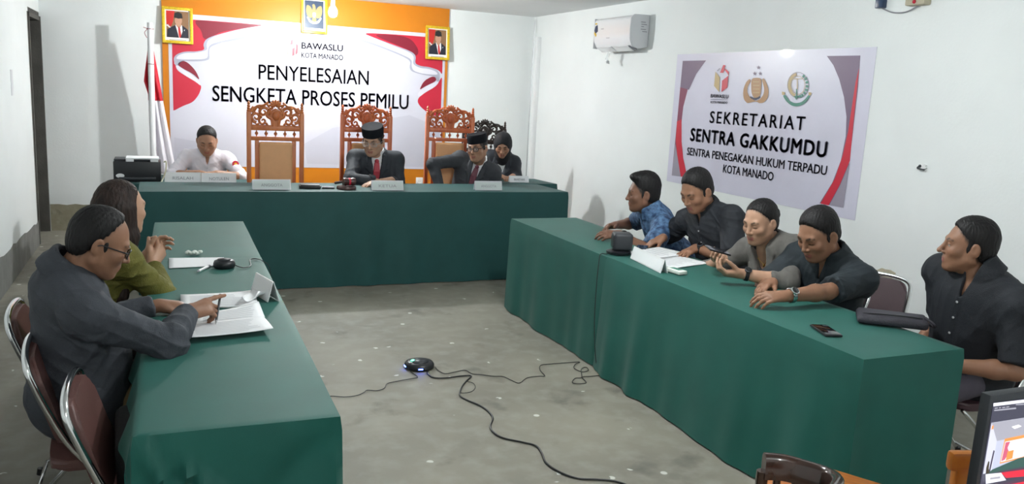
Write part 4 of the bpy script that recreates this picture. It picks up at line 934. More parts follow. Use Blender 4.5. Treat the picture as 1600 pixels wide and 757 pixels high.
# dark wooden chair with a curved, slatted back, bottom centre-right
t = empty('slatted_chair', (1.375, 1.55, 0), label='dark brown wooden chair with a curved slatted back at the bottom edge', cat='chair')
P_ = [at(1, y, px, py) for y, px, py in ((1.52, 1194, 716), (1.50, 1225, 719), (1.46, 1262, 729), (1.41, 1295, 740), (1.34, 1310, 752), (1.27, 1300, 770))]
loc = t.location
pp = smooth_path([p-loc for p in P_], 5)
bm = NB(); n = len(pp); secs = []
for i, p in enumerate(pp):
    d = (pp[min(i+1, n-1)]-pp[max(i-1, 0)]); d.z = 0; d.normalize(); nn = Vector((d.y, -d.x, 0)); h_ = .052-.012*(i/n)
    secs.append([bm.verts.new(p+nn*a+Vector((0, 0, b))) for a, b in ((-.013, .004), (-.006, .012), (.008, .012), (.016, .002), (.018, -h_), (-.012, -h_))])
for a, b in zip(secs, secs[1:]):
    for k in range(6): bm.faces.new((a[k], a[(k+1) % 6], b[(k+1) % 6], b[k]))
bm.faces.new(secs[0][::-1]); bm.faces.new(secs[-1]); obj('crest_rail', bm, 'brown_wood', t, smooth=60)
for f in (.02, .17, .33, .49, .65, .82):
    p = pp[int(f*(n-1))]; w_ = .020 if .05 < f < .8 else .03
    bm = NB(); d = pp[min(int(f*(n-1))+1, n-1)]-p; a_ = math.atan2(d.y, d.x)
    q_ = Vector((p.x*.92, p.y, .44)); 
    tube(bm, [Vector((p.x, p.y, p.z-.035)), Vector(((p.x+q_.x)/2, (p.y+q_.y)/2, (p.z+.42)/2)), q_-Vector((0, 0, .02))], w_/2, 8)
    obj('slat' if .05 < f < .8 else 'back_post', bm, 'brown_wood', t, smooth=60)
mid = sum((p for p in pp), Vector())/n
sc_ = Vector((mid.x-.02, mid.y-.06, 0))
bm = NB(); box(bm, (sc_.x, sc_.y, .42), (.36, .36, .035), bev=.012); obj('seat', bm, 'brown_wood', t)
for sx in (-1, 1):
    for sy in (-1, 1): obj('leg', tube(NB(), [(sc_.x+sx*.15, sc_.y+sy*.15, .41), (sc_.x+sx*.165, sc_.y+sy*.165, 0)], [.018, .013], 10), 'brown_wood', t)
# orange wooden chair behind the monitor
t = empty('wooden_chair', (*at(1, 1.47, 1489, 712)[:2], 0), -.30, 'orange wooden chair partly hidden behind the monitor', 'chair')
P_ = at(1, 1.47, 1487, 706); zt_ = P_.z
o0 = Vector((.0, 0, 0))
for s in (0, 1): bm = NB(); box(bm, (o0.x+.03+s*.34, o0.y, (zt_-.03)/2), (.04, .03, zt_-.03), bev=.006); obj('back_post', bm, 'orange_wood', t)
bm = NB(); box(bm, (o0.x+.2, o0.y, zt_-.028), (.42, .032, .056), bev=.012); obj('top_rail', bm, 'orange_wood', t)
obj('lower_rail', box(NB(), (o0.x+.2, o0.y, zt_-.19), (.32, .022, .04), bev=.004), 'orange_wood', t)
for k in range(4): obj('slat', box(NB(), (o0.x+.09+k*.073, o0.y, zt_-.115), (.022, .014, .13)), 'orange_wood', t, smooth=30)
obj('seat', box(NB(), (o0.x+.2, o0.y+.18, .40 if zt_ > .55 else zt_-.24), (.40, .38, .03), bev=.006), 'orange_wood', t)
for s in (0, 1): obj('front_leg', box(NB(), (o0.x+.03+s*.34, o0.y+.34, .20), (.035, .035, .40), bev=.004), 'orange_wood', t)

# low orange bench whose edge shows beside the dark chair
BZ = .46; a, b = at(2, BZ, 1318, 738), at(2, BZ, 1384, 758); d = (b-a).normalized(); nn = Vector((-d.y, d.x, 0)); nn = -nn if nn.y > 0 else nn; c = (a+b)/2+nn*.13+d*.05
t = empty('wooden_bench', (c.x, c.y, 0), math.atan2(d.y, d.x), 'low yellow orange wooden bench partly hidden by the dark slatted chair', 'bench')
obj('bench_top', box(NB(), (0, 0, BZ-.02), (.60, .26, .04), bev=.006), 'orange_wood', t, smooth=30)
for sx in (-1, 1):
    for sy in (-1, 1): obj('leg', box(NB(), (sx*.26, sy*.10, (BZ-.04)/2), (.04, .04, BZ-.04), bev=.004), 'orange_wood', t, smooth=30)
# ------------------------------------------------------------------ figures: smooth signed-distance bodies turned into one skin each
def unit(v): v = np.asarray(v, float); return v/np.linalg.norm(v)
class Sdf:
    def __init__(s): s.p = []
    def rc(s, a, b, r1, r2=None, k=.02, op='u'):
        a, b = np.asarray(a, float), np.asarray(b, float); r2 = r1 if r2 is None else r2; ba = b-a; bb = max(ba@ba, 1e-12)
        def f(P):
            q = P-a; h = np.clip(q@ba/bb, 0, 1); return np.linalg.norm(q-h[:, None]*ba, axis=1)-(r1+(r2-r1)*h)
        s.p.append((op, f, f, k)); return s
    def el(s, c, r, R=None, k=.02, op='u'):
        c = np.asarray(c, float); r = np.asarray(r, float); R = np.eye(3) if R is None else R
        def f(P):
            q = (P-c)@R; k0 = np.linalg.norm(q/r, axis=1); k1 = np.linalg.norm(q/r**2, axis=1)+1e-9; return k0*(k0-1)/k1
        def lb(P): return np.linalg.norm(P-c, axis=1)-r.max()
        s.p.append((op, f, lb, k)); return s
    def bx(s, c, h, R=None, rnd=.01, k=.01, op='u'):
        c = np.asarray(c, float); h = np.asarray(h, float)-rnd; R = np.eye(3) if R is None else R
        def f(P):
            q = np.abs((P-c)@R)-h; return np.linalg.norm(np.maximum(q, 0), axis=1)+np.minimum(q.max(1), 0)-rnd
        s.p.append((op, f, f, k)); return s
    def cy(s, a, b, r, rnd=.004, k=.004, op='u', r2=None):
        a, b = np.asarray(a, float), np.asarray(b, float); L = np.linalg.norm(b-a); d = (b-a)/L; r2 = r if r2 is None else r2
        def f(P):
            q = P-a; h = q@d; rad = np.linalg.norm(q-h[:, None]*d, axis=1); rr = r+(r2-r)*np.clip(h/L, 0, 1)
            x = rad-rr+rnd; y = np.maximum(-h, h-L)+rnd
            return np.minimum(np.maximum(x, y), 0)+np.hypot(np.maximum(x, 0), np.maximum(y, 0))-rnd
        s.p.append((op, f, f, k)); return s
    def pl(s, c, n, k=.006, op='i', jag=0):   # keep the side the normal points to
        c = np.asarray(c, float); n = unit(n); f = lambda P: -((P-c)@n)+(jag*(np.sin(P[:, 0]*310+1.5*np.sin(P[:, 1]*140))+np.sin(P[:, 1]*270+2*np.sin(P[:, 0]*120))) if jag else 0); s.p.append((op, f, f, k)); return s
    def prism(s, poly, c, R, y0, y1, op='s', k=.002, amt=0):
        poly = np.asarray(poly, float); c = np.asarray(c, float)
        def f(P):
            q = (P-c)@R; x, z = q[:, 0], q[:, 2]; d = np.full(len(P), 1e9); ins = np.zeros(len(P), bool)
            n = len(poly)
            for i in range(n):
                a, b = poly[i], poly[(i+1) % n]; e = b-a; wx_, wz = x-a[0], z-a[1]
                h = np.clip((wx_*e[0]+wz*e[1])/(e@e), 0, 1); d = np.minimum(d, (wx_-e[0]*h)**2+(wz-e[1]*h)**2)
                cnd = (a[1] > z) != (b[1] > z)
                ins ^= cnd & (x < (b[0]-a[0])*(z-a[1])/(b[1]-a[1]+1e-12)+a[0])
            d = np.sqrt(d)*np.where(ins, -1, 1); return np.maximum(d, np.maximum(y0-q[:, 1], q[:, 1]-y1))
        s.p.append((op, f, f, k, amt)); return s
    def ev(s, P, idx=None):
        d = np.full(len(P), 1.0)
        for i in (range(len(s.p)) if idx is None else idx):
            t = s.p[i]; op, f, k = t[0], t[1], t[3]; e = f(P)
            if op == 'u': h = np.maximum(k-np.abs(d-e), 0)/k; d = np.minimum(d, e)-h*h*k/4
            elif op == 's': e = -e; h = np.maximum(k-np.abs(d-e), 0)/k; d = np.maximum(d, e)+h*h*k/4
            elif op == 'i': h = np.maximum(k-np.abs(d-e), 0)/k; d = np.maximum(d, e)+h*h*k/4
            elif op == 'e': d = d-t[4]*np.clip(.5-e/.004, 0, 1)
        return d
    def mesh(s, lo, hi, vx, nb=14):
        lo = np.asarray(lo, float); hi = np.asarray(hi, float); B = vx*nb; Rb = B*math.sqrt(3)/2
        cn = np.ceil((hi-lo)/B).astype(int); ii = np.stack(np.meshgrid(*[np.arange(c) for c in cn], indexing='ij'), -1).reshape(-1, 3)
        cen = lo+(ii+.5)*B; D = s.ev(cen); act = np.abs(D) < Rb*1.35+.012
        ii, cen = ii[act], cen[act]
        LB = np.stack([t[2](cen) for t in s.p], 1); un = np.array([t[0] == 'u' for t in s.p])
        LBu = np.where(un, LB, 1e9); K = np.array([t[3] for t in s.p]); dm = (LBu+0).min(1) if len(s.p) else 0
        g = np.arange(nb+1); gg = np.stack(np.meshgrid(g, g, g, indexing='ij'), -1).reshape(-1, 3)
        STR = np.array([1 << 42, 1 << 21, 1]); VP = []; VI = []; Q = []; n1 = nb+1
        offs = [(0, 0, 0), (1, 0, 0), (0, 1, 0), (1, 1, 0), (0, 0, 1), (1, 0, 1), (0, 1, 1), (1, 1, 1)]
        edges = [(a, b) for a in range(8) for b in range(a+1, 8) if bin(a ^ b).count('1') == 1]
        for bi in range(len(ii)):
            keep = [j for j in range(len(s.p)) if (LB[bi, j] < 2*Rb+max(0, abs(D[act][bi] if False else 0))+K[j]+.02 if not un[j] else LB[bi, j] < max(dm[bi], 0)+2.2*Rb+K[j]+.02) or s.p[j][0] == 'i']
            P = lo+(gg+ii[bi]*nb)*vx; d = s.ev(P, keep).reshape(n1, n1, n1); d[d == 0] = 1e-9
            sg = d < 0
            if sg.all() or not sg.any(): continue
            c = [d[o[0]:nb+o[0], o[1]:nb+o[1], o[2]:nb+o[2]] for o in offs]; cs = sum((x < 0).astype(np.int8) for x in c)
            m = (cs > 0) & (cs < 8); cells = np.argwhere(m)
            if not len(cells): continue
            cv = [x[m] for x in c]; acc = np.zeros((len(cells), 3)); cnt = np.zeros(len(cells))
            for a, b in edges:
                x, y = cv[a], cv[b]; cr = (x < 0) != (y < 0); t = np.where(cr, x/(x-y+1e-30*(x == y)), 0)
                oa, ob = np.array(offs[a]), np.array(offs[b]); acc += np.where(cr[:, None], oa+(ob-oa)*t[:, None], 0); cnt += cr
            VP.append(lo+(cells+ii[bi]*nb+acc/cnt[:, None])*vx); VI.append((cells+ii[bi]*nb+1)@STR)
            gc = d[:nb, :nb, :nb]
            for ax in range(3):
                sl = [slice(0, nb)]*3; sl[ax] = slice(1, nb+1); o = d[tuple(sl)]; cr = (gc < 0) != (o < 0); e = np.argwhere(cr)
                if not len(e): continue
                fl = gc[cr] < 0; e = e+ii[bi]*nb+1; u, v = [(1, 2), (2, 0), (0, 1)][ax]; U = np.zeros(3, int); V = np.zeros(3, int); U[u] = 1; V[v] = 1
                q = np.stack([(e-U-V)@STR, (e-V)@STR, e@STR, (e-U)@STR], 1); q[~fl] = q[~fl][:, ::-1]; Q.append(q)
        VP = np.concatenate(VP); VI = np.concatenate(VI); Q = np.concatenate(Q)
        o = np.argsort(VI); VS = VI[o]; k = np.searchsorted(VS, Q); k = np.clip(k, 0, len(VS)-1); ok = (VS[k] == Q).all(1)
        return VP, o[k][ok]
def skin_obj(name, V, Fc, m, parent, colf=None, fold=None):
    me = bpy.data.meshes.new(name); me.vertices.add(len(V)); me.vertices.foreach_set('co', V.astype(np.float32).ravel())
    me.loops.add(len(Fc)*4); me.loops.foreach_set('vertex_index', Fc.astype(np.int32).ravel())
    me.polygons.add(len(Fc)); me.polygons.foreach_set('loop_start', np.arange(0, len(Fc)*4, 4, dtype=np.int32)); 
    me.update(calc_edges=True); me.validate()
    if fold is not None:
        n = np.empty(len(me.vertices)*3, np.float32); me.vertex_normals.foreach_get('vector', n); n = n.reshape(-1, 3)
        V2 = V+n*fold(V, n)[:, None]; me.vertices.foreach_set('co', V2.astype(np.float32).ravel()); me.update()
    me.polygons.foreach_set('use_smooth', [True]*len(me.polygons))
    if colf is not None:
        a = me.color_attributes.new('Col', 'FLOAT_COLOR', 'POINT'); c = np.ones((len(V), 4), np.float32); c[:, :3] = colf(V); a.data.foreach_set('color', c.ravel())
    me.materials.append(G(m)); o = bpy.data.objects.new(name, me); COL.objects.link(o)
    if parent: o.parent = parent
    return o
def folds(amp, seed=0, f=16, el=None):
    def F(P, n):
        rs = np.random.RandomState(seed); d = np.zeros(len(P))
        for i in range(5):
            a = rs.normal(size=3)*f*(1+.5*i); b = rs.normal(size=3)*f*.7; ph = rs.rand(2)*6.3
            d += (1-np.abs(np.sin(P@a+ph[0]+1.3*np.sin(P@b+ph[1])))-.36)/(1+.45*i)
        m_ = np.full(len(P), .55)
        for e in (el or []): m_ += 1.1*np.exp(-((P-e)**2).sum(1)/.09**2)
        return amp*np.maximum(d, -.22)*m_
    return F
mat('skin', (1, 1, 1), .48, vcol=True, bump=.06, bscale=240, var=.06, vscale=30, sss=.0, spec=.4)
mat('hair_black', (.010, .009, .010), .58, bump=.5, spec=.3, bscale=90, stretch=(1, 1, .2), var=.3, vscale=60)
mat('hair_brown', (.035, .020, .016), .60, spec=.25, bump=.6, bscale=90, stretch=(1, 1, .12), col2=(.016, .010, .009), vscale=50)
mat('velvet_black', (.008, .009, .013), .9, spec=.2, bump=.1, bscale=300)
mat('suit_black', (.020, .024, .033), .75, bump=.2, bscale=400, var=.1, vscale=20); mat('suit_grey', (.040, .043, .052), .78, bump=.2, bscale=400, var=.12, vscale=20)
mat('shirt_black', (.012, .015, .022), .75, bump=.25, bscale=300, var=.15, vscale=14); mat('shirt_charcoal', (.048, .054, .068), .8, bump=.25, bscale=300, var=.15, vscale=14)
mat('shirt_teal', (.011, .019, .026), .75, bump=.25, bscale=300, var=.15, vscale=14)
mat('uniform_white', (.72, .69, .76), .7, bump=.15, bscale=200); mat('shirt_white', (.72, .72, .74), .7, bump=.15, bscale=200)
mat('olive_knit', (.135, .125, .018), .8, bump=.4, bscale=160, var=.15, vscale=12); mat('blazer_grey', (.135, .128, .118), .8, bump=.3, bscale=350, var=.12, vscale=40)
mat('batik', (.012, .035, .10), .7, bump=.1, bscale=300, col2=(.10, .20, .36), vscale=34, detail=6); mat('tie_red', (.42, .03, .05), .45, bump=.2, bscale=400); mat('tie_wine', (.13, .02, .04), .45, bump=.2, bscale=400)
mat('trousers_khaki', (.24, .17, .085), .8, bump=.2, bscale=300); mat('trousers_dark', (.02, .02, .026), .8, bump=.2, bscale=300); mat('trousers_plum', (.075, .065, .09), .8, bump=.2, bscale=300)
mat('skirt_pattern', (.04, .04, .045), .8, col2=(.12, .11, .12), vscale=40); mat('shoe_black', (.01, .01, .01), .4)
mat('headscarf_black', (.010, .010, .013), .8, bump=.2, bscale=200); mat('lens', (.8, .85, .9), .05, alpha=.12); mat('gold', (.8, .55, .15), .25, metal=1)
mat('patch_yellow', (.75, .45, .02), .5); mat('button', (.5, .5, .52), .4)

def rotm(az, pitch, roll=0):
    """columns: right, forward, up of a head looking along az (deg), pitched down"""
    a, p, r = map(math.radians, (az, pitch, roll)); f = np.array([math.cos(a)*math.cos(p), math.sin(a)*math.cos(p), -math.sin(p)])
    rt = np.array([math.sin(a), -math.cos(a), 0]); u = np.cross(rt, f)
    return np.stack([math.cos(r)*rt+math.sin(r)*u, f, -math.sin(r)*rt+math.cos(r)*u], 1)
def ik(S, W, a, b, hint):
    d = W-S; L = np.linalg.norm(d)
    if L > (a+b)*.995: W = S+d/L*(a+b)*.995; d = W-S; L = np.linalg.norm(d)
    u = d/L; x = (a*a-b*b+L*L)/(2*L); h = math.sqrt(max(a*a-x*x, 0)); p = np.asarray(hint, float); p = p-(p@u)*u; p = unit(p)
    return S+u*x+p*h, W
def hand(s, W, F, N, side, curl=(.35, .45, .3), sc=1.0, thumb=(.55, .75, .3), spread=1.0, fing=None, tc=.25):
    """W wrist, F along the fingers, N out of the palm, side +1 right hand, -1 left hand"""
    F = unit(F); N = np.asarray(N, float); N = unit(N-(N@F)*F); S = side*np.cross(F, N)
    off = [.029, .010, -.009, -.027]; kn = [.088, .092, .086, .078]; ph = [(.042, .026, .021), (.046, .029, .022), (.042, .027, .021), (.033, .020, .019)]
    tips = []
    for i in range(4):
        c = fing[i] if fing else curl
        a = W+S*off[i]*.5*sc+F*.012*sc; b = W+S*off[i]*sc+F*kn[i]*sc; s.rc(a, b, .0145*sc, .0115*sc, k=.018*sc)
        ang = 0; p = b; dirs = unit(F+S*off[i]*2.5*spread)
        for j in range(3):
            ang += c[j]; d = dirs*math.cos(ang)+N*math.sin(ang); q = p+d*ph[i][j]*sc; r = (.0098, .0088, .0078, .0068)
            s.rc(p, q, r[j]*sc*(.9 if i == 3 else 1), r[j+1]*sc*(.9 if i == 3 else 1), k=.004*sc); p = q
        tips.append(p)
    s.rc(W+F*.03*sc, W+F*.07*sc, .017*sc, .014*sc, k=.02*sc)
    p = W+F*.022*sc+S*.020*sc+N*.006*sc; s.rc(W+F*.01*sc, p, .016*sc, .014*sc, k=.015*sc)
    d = unit(S*thumb[0]+F*thumb[1]+N*thumb[2]); d2 = unit(d+F*tc+N*tc*.4); q = p+d*.042*sc; s.rc(p, q, .0145*sc, .0118*sc, k=.012*sc)
    q2 = q+d2*.031*sc; s.rc(q, q2, .0112*sc, .0100*sc, k=.004*sc); q3 = q2+unit(d2+F*tc*.5)*.024*sc; s.rc(q2, q3, .0098*sc, .0078*sc, k=.004*sc)
    return tips
def head_sdf(s, H, R, sc=1.0, fw_=1.0, nose=1.0, jaw=1.0):
    A = lambda x, y, z: H+R@(np.array([x*fw_, y, z])*sc); E = lambda c, r, k=.02, op='u': s.el(A(*c), np.array(r)*sc, R, k*sc, op)
    C = lambda a, b, r1, r2, k=.01, op='u': s.rc(A(*a), A(*b), r1*sc, r2*sc, k*sc, op)
    E((0, -.018, .040), (.074*fw_, .094, .082)); E((0, .028, -.012), (.066*fw_, .062, .085), .03)
    E((0, .038, -.062), (.050*fw_*jaw, .048, .050), .03)
    for x in (-1, 1):
        C((x*.055*jaw, .0, -.055), (x*.018, .062, -.098), .019, .017, .03); C((x*.060, .0, -.02), (x*.055*jaw, .0, -.055), .018, .019, .02)
        E((x*.042, .060, -.026), (.022, .022, .020), .025); 
    E((0, .070, -.100), (.020, .016, .014), .02)
    C((-.034, .078, .020), (.034, .078, .020), .012, .012, .02)
    for x in (-1, 1): E((x*.031, .098, -.002), (.018, .016, .012), .012, 's')
    for x in (-1, 1): E((x*.031, .0735, -.001), (.0140, .0135, .0125), .003)
    for x in (-1, 1): E((x*.031, .0755, .0035), (.0165, .0135, .0080), .004)
    C((0, .086, .012), (0, .1065*(.5+.5*nose), -.030), .0075, .0095, .012); E((0, .106*(.5+.5*nose), -.034), (.0105, .010, .0090), .008)
    for x in (-1, 1): E((x*.0125, .0955, -.037), (.0075, .009, .0070), .006)
    for x in (-1, 1): E((x*.006, .1000, -.0445), (.003, .004, .003), .002, 's')
    E((0, .078, -.066), (.026, .016, .018), .015)
    C((-.018, .0865, -.0625), (.018, .0865, -.0625), .0050, .0050, .004); C((0, .0895, -.0620), (0, .0895, -.0620), .0055, .0055, .008)
    C((-.014, .0865, -.0735), (.014, .0865, -.0735), .0062, .0062, .004); C((-.017, .0955, -.0680), (.017, .0955, -.0680), .0014, .0016, .002, 's')
    for x in (-1, 1):
        er = R@np.array([[math.cos(.35*x), -math.sin(.35*x), 0], [math.sin(.35*x), math.cos(.35*x), 0], [0, 0, 1]])
        s.el(A(x*.079, -.012, -.008), np.array((.0085, .019, .031))*sc, er, .006*sc); s.el(A(x*.0875, -.006, -.004), np.array((.006, .010, .018))*sc, er, .004*sc, 's')
    return A
def skin_color(H, R, sc, base, lips=(.30, .09, .08), eyes='down', brow=(.02, .015, .012), browk=1.0, fw_=1.0, scalp=None):
    base = np.array(base); lips = np.array(lips)
    def f(V):
        c = np.tile(base, (len(V), 1)); q = (V-H)@R/sc; q = q/np.array([fw_, 1, 1]); near = np.linalg.norm(q, axis=1) < .18
        def seg(a, b, r, soft, col, w=1.0):
            a, b = np.array(a), np.array(b); ba = b-a; h = np.clip((q-a)@ba/(ba@ba+1e-12), 0, 1); d = np.linalg.norm(q-a-h[:, None]*ba, axis=1)-r
            m_ = np.clip(.5-d/soft, 0, 1)*near*w; c[:] = c*(1-m_[:, None])+np.array(col)*m_[:, None]
        blush = base*np.array([1.0, .82, .80])
        for x in (-1, 1): seg((x*.045, .075, -.03), (x*.045, .07, -.03), .012, .03, blush, .6)
        seg((-.017, .091, -.064), (.017, .091, -.064), .005, .005, lips); seg((-.013, .091, -.074), (.013, .091, -.074), .006, .005, lips)
        for x in (-1, 1):
            seg((x*.018, .092, .020), (x*.034, .090, .027), .0038*browk, .005, brow, .9); seg((x*.034, .090, .027), (x*.048, .076, .021), .0030*browk, .005, brow, .85)
            if eyes == 'down': seg((x*.020, .086, -.0075), (x*.043, .082, -.0065), .0022, .0035, (.02, .012, .01)); 
            else:
                seg((x*.023, .087, -.003), (x*.039, .085, -.003), .0040, .003, (.55, .53, .50)); dx = eyes[0]*.006 if isinstance(eyes, tuple) else 0
                seg((x*.031+dx, .088, -.0025), (x*.031+dx, .087, -.0025), .0048, .002, (.012, .008, .006)); seg((x*.019, .087, .0018), (x*.044, .083, .0012), .0016, .003, (.02, .012, .01))
        if scalp:
            pc, pn, cc, cr = scalp; d = (q-np.array(pc))@unit(pn); jit = .003*np.sin(q[:, 0]*400)*np.sin(q[:, 1]*350)
            m_ = np.clip((d+jit)/.012+.35, 0, 1)*near; e_ = np.linalg.norm((q-np.array(cc))/np.array(cr), axis=1)-1; m_ = m_*np.clip(e_*.06/.014+.2, 0, 1)*(np.abs(q[:, 0]) < .0735)
            m_ *= np.clip((q[:, 2]+.075)/.02, 0, 1); c[:] = c*(1-m_[:, None]*.93)+np.array([.010, .009, .009])*m_[:, None]*.93
        return c
    return f
HN = {'short': [0, -.83, .55], 'tall': [0, -.83, .55], 'receding': [0, -.90, .45]}
def make_person(name, label, H, hy, hp, P, ca, WR, WL, hands, hints=((0, 0, -1), (0, 0, -1)), hr=0, hs=1.0, fw_=1.0, nose=1.0, jaw=1.0, sw=.165, girth=1.0, belly=0, skin=(.40, .22, .14),
                top='shirt', topm='shirt_black', sleeve=.78, hair='short', hairm='hair_black', pants='trousers_dark', vx=.004, eyes='down', lips=(.30, .09, .08), tie=None, arm=1.0, N=None, feet=None, hand_sc=1.0, seed=0, browk=1.0, extra=None, legs=True, cz=0, hairline=0, sd=.046):
    H, P, WR, WL = [np.asarray(v, float) for v in (H, P, WR, WL)]
    R = rotm(hy, hp, hr); a = math.radians(ca)
    if N is None: N = H+R@np.array([0, -.070, -.110])*hs; N[2] = H[2]-.128*hs
    N = np.asarray(N, float); U = unit(N-P); f0 = np.array([math.cos(a), math.sin(a), 0]); X_ = unit(np.cross(f0, U)); Fd = np.cross(U, X_); TR = np.stack([X_, Fd, U], 1); TL = np.linalg.norm(N-P)
    Tt = lambda x, y, z: P+TR@np.array([x, y, z*TL])
    SR, SL = N-U*sd+X_*sw, N-U*sd-X_*sw
    ER, WR = ik(SR, WR, .285*arm, .25*arm, hints[0]); EL, WL = ik(SL, WL, .285*arm, .25*arm, hints[1])
    t = empty(name, (P[0], P[1], 0), label=label, cat='person'); base = np.array([P[0], P[1], 0])
    def torso(s, o, arms=True, k=.05):
        g = girth
        s.el(Tt(0, .005, .70), (.158*g+o+(sw-.165), .108*g+o, .19+o), TR, k); s.el(Tt(0, .012+belly*.4, .34), (.142*g+o, .112*g+belly+o, .17+o), TR, k+.02); s.el(Tt(0, -.01, .06), (.165*g+o, .125*g+o, .13+o), TR, k+.02)
        s.el(Tt(0, -.02, .88), (sw*.86+o, .070+o, .070+o), TR, .05)
        if cz: [s.el(Tt(x*.065, .085, .66), (.058+o, .05+o, .055+o), TR, .04) for x in (-1, 1)]
        for S_ in (SR, SL):
            s.rc(N-U*.010-Fd*.014, S_+U*.014, .044+o, .052+o, k=.05); s.rc(S_-U*.005, S_-U*.005, .062+o, k=.035)
    # ---- body: one skin from head to hands, hips and feet
    s = Sdf(); torso(s, -.012)
    for S_, E_, W_ in ((SR, ER, WR), (SL, EL, WL)):
        s.rc(S_, E_, .048*arm**.5, .037, k=.03); m_ = E_+(W_-E_)*.3; s.rc(E_, m_, .038, .040, k=.02); s.rc(m_, W_, .040, .0265, k=.02)
    HR = dict(side=1, sc=hand_sc); HL = dict(side=-1, sc=hand_sc)
    hr_ = dict(hands[0]); hl_ = dict(hands[1])
    tR = hand(s, WR, side=1, sc=hand_sc, **hr_) ; tL = hand(s, WL, side=-1, sc=hand_sc, **hl_)
    s.rc(N-U*.02, H+R@np.array([0, -.030, -.055])*hs, .060*hs, .052*hs, k=.03); s.rc(N+Fd*.02, H+R@np.array([0, .0, -.075])*hs, .045*hs, .045*hs, k=.02)
    A = head_sdf(s, H, R, hs, fw_, nose, jaw)
    hipR, hipL = P+X_*.09+U*.0, P-X_*.09+U*.0
    ft = feet or {}
    kd = ft.get('knee', .40); kz = ft.get('kz', .47); ff = np.array([math.cos(a), math.sin(a), 0])
    legsJ = []
    for sgn, hip in ((1, hipR), (-1, hipL)):
        K = np.array([hip[0], hip[1], kz])+ff*kd+X_*sgn*ft.get('spread', .03); An = np.array([K[0], K[1], .09])-ff*ft.get('back', .02); legsJ.append((hip, K, An))
        s.rc(hip, K, .066, .046, k=.04); s.rc(K, An, .045, .030, k=.02); s.rc(An-ff*.02, An+ff*.15-np.array([0, 0, .055]), .03, .022, k=.02)
    allp = np.array([H, P, N, SR, SL, ER, EL, WR, WL]+[j for l in legsJ for j in l]+tR+tL)
    lo = allp.min(0)-.17; hi = allp.max(0)+.17
    V, Fq = s.mesh(lo, hi, vx); cf = skin_color(H, R, hs, skin, lips, eyes, browk=browk*1.25, fw_=fw_, scalp={'short': ((0, .070, .088), HN['short'], (0, .090, .026), (.064, .054, .058)), 'tall': ((0, .076, .080), HN['tall'], (0, .090, .026), (.064, .054, .058)), 'receding': ((0, .040, .104), HN['receding'], (0, .090, .026), (.064, .054, .058)), 'bun': ((0, .066, .094), (0, -.82, .57), (0, .090, .02), (.062, .052, .064)), 'cap': ((0, .060, .03), (0, -.8, .6), (0, .085, .03), (.06, .05, .052))}.get(hair))
    body = skin_obj('body', V-base, Fq, 'skin', t, lambda v: cf(v+base))
    # ---- trousers and shoes
    s = Sdf(); s.el(Tt(0, -.005, .03), (.158*girth, .120*girth, .11), TR, .04)
    for hip, K, An in legsJ:
        s.rc(hip+ff*.03, K, .078, .064, k=.04); s.rc(K, An+np.array([0, 0, .0]), .062, .052, k=.03)
    V, Fq = s.mesh(lo-.05, hi+.05, max(vx*1.8, .008)); skin_obj('trousers' if 'skirt' not in pants else 'skirt', V-base, Fq, pants, t, None, folds(.004, seed+3, 12))
    for hip, K, An in legsJ:
        s = Sdf(); s.rc(An-ff*.03-np.array([0, 0, .035]), An+ff*.16-np.array([0, 0, .05]), .042, .034, k=.02); s.rc(An, An-np.array([0, 0, .03]), .042, .042, k=.02); s.pl((0, 0, .004), (0, 0, 1), k=.004)
        V, Fq = s.mesh(An-.16-np.abs(ff)*.14, An+.16+np.abs(ff)*.14, .010); skin_obj('shoe', V-base, Fq, 'shoe_black', t)
    # ---- upper clothing
    nk = N+U*.03; nkd = unit(H+R@np.array([0, -.03, -.06])*hs-N)
    def arms(s, o, fr, fold_r=0):
        o -= .003 if cz else 0
        for S_, E_, W_ in ((SR, ER, WR), (SL, EL, WL)):
            if fr <= 1: 
                e = S_+(E_-S_)*fr; s.cy(S_, e, .064+o, .012, .045, 'u', .066+o)
            else:
                s.rc(S_, E_, .059+o, .053+o, k=.035); w = E_+(W_-E_)*(fr-1); s.cy(E_, w, .053+o, .010, .02, 'u', .040+o)
                s.rc(E_, E_, .053+o, k=.02)
    elb = [ER, EL, SR-U*.08, SL-U*.08]
    if top in ('shirt', 'polo', 'knit', 'uniform'):
        s = Sdf(); torso(s, .006); arms(s, .004, sleeve)
        if top != 'knit':
            s.cy(nk-nkd*.030, nk+nkd*.048, .094*hs, .005, .004, 'u', .073*hs); 
            s.prism([(-.030, .16), (0, -.02), (.030, .16)], N-U*.07, TR, .01, .30, 's', .004)
        s.cy(nk-nkd*.06, nk+nkd*.2, .062*hs, .006, .006, 's')
        s.el(Tt(0, -.01, .02), (.180*girth, .142*girth, .14), TR, .06); s.pl(P-U*.10, U, .01)
        if top in ('shirt', 'uniform'):
            s.prism([(-.014, -.45), (.014, -.45), (.014, -.06), (-.014, -.06)], N, TR, 0, .4, 'e', .002, .0022)
        if top == 'uniform':
            for x in (-1, 1): s.prism([(x*.05-.028, -.21), (x*.05+.036*x+.004, -.21), (x*.05+.036*x+.004, -.14), (x*.05-.028, -.14)] if x > 0 else [(-.09, -.21), (-.03, -.21), (-.03, -.14), (-.09, -.14)], N, TR, 0, .4, 'e', .002, .003)
        V, Fq = s.mesh(lo-.03, hi+.03, vx*1.15); sh = skin_obj({'knit': 'sweater'}.get(top, 'shirt'), V-base, Fq, topm, t, None, folds(.0045, seed, 15, [e-0 for e in elb]) if False else (lambda v, n: folds(.0078, seed, 15, elb)(v+base, n)))
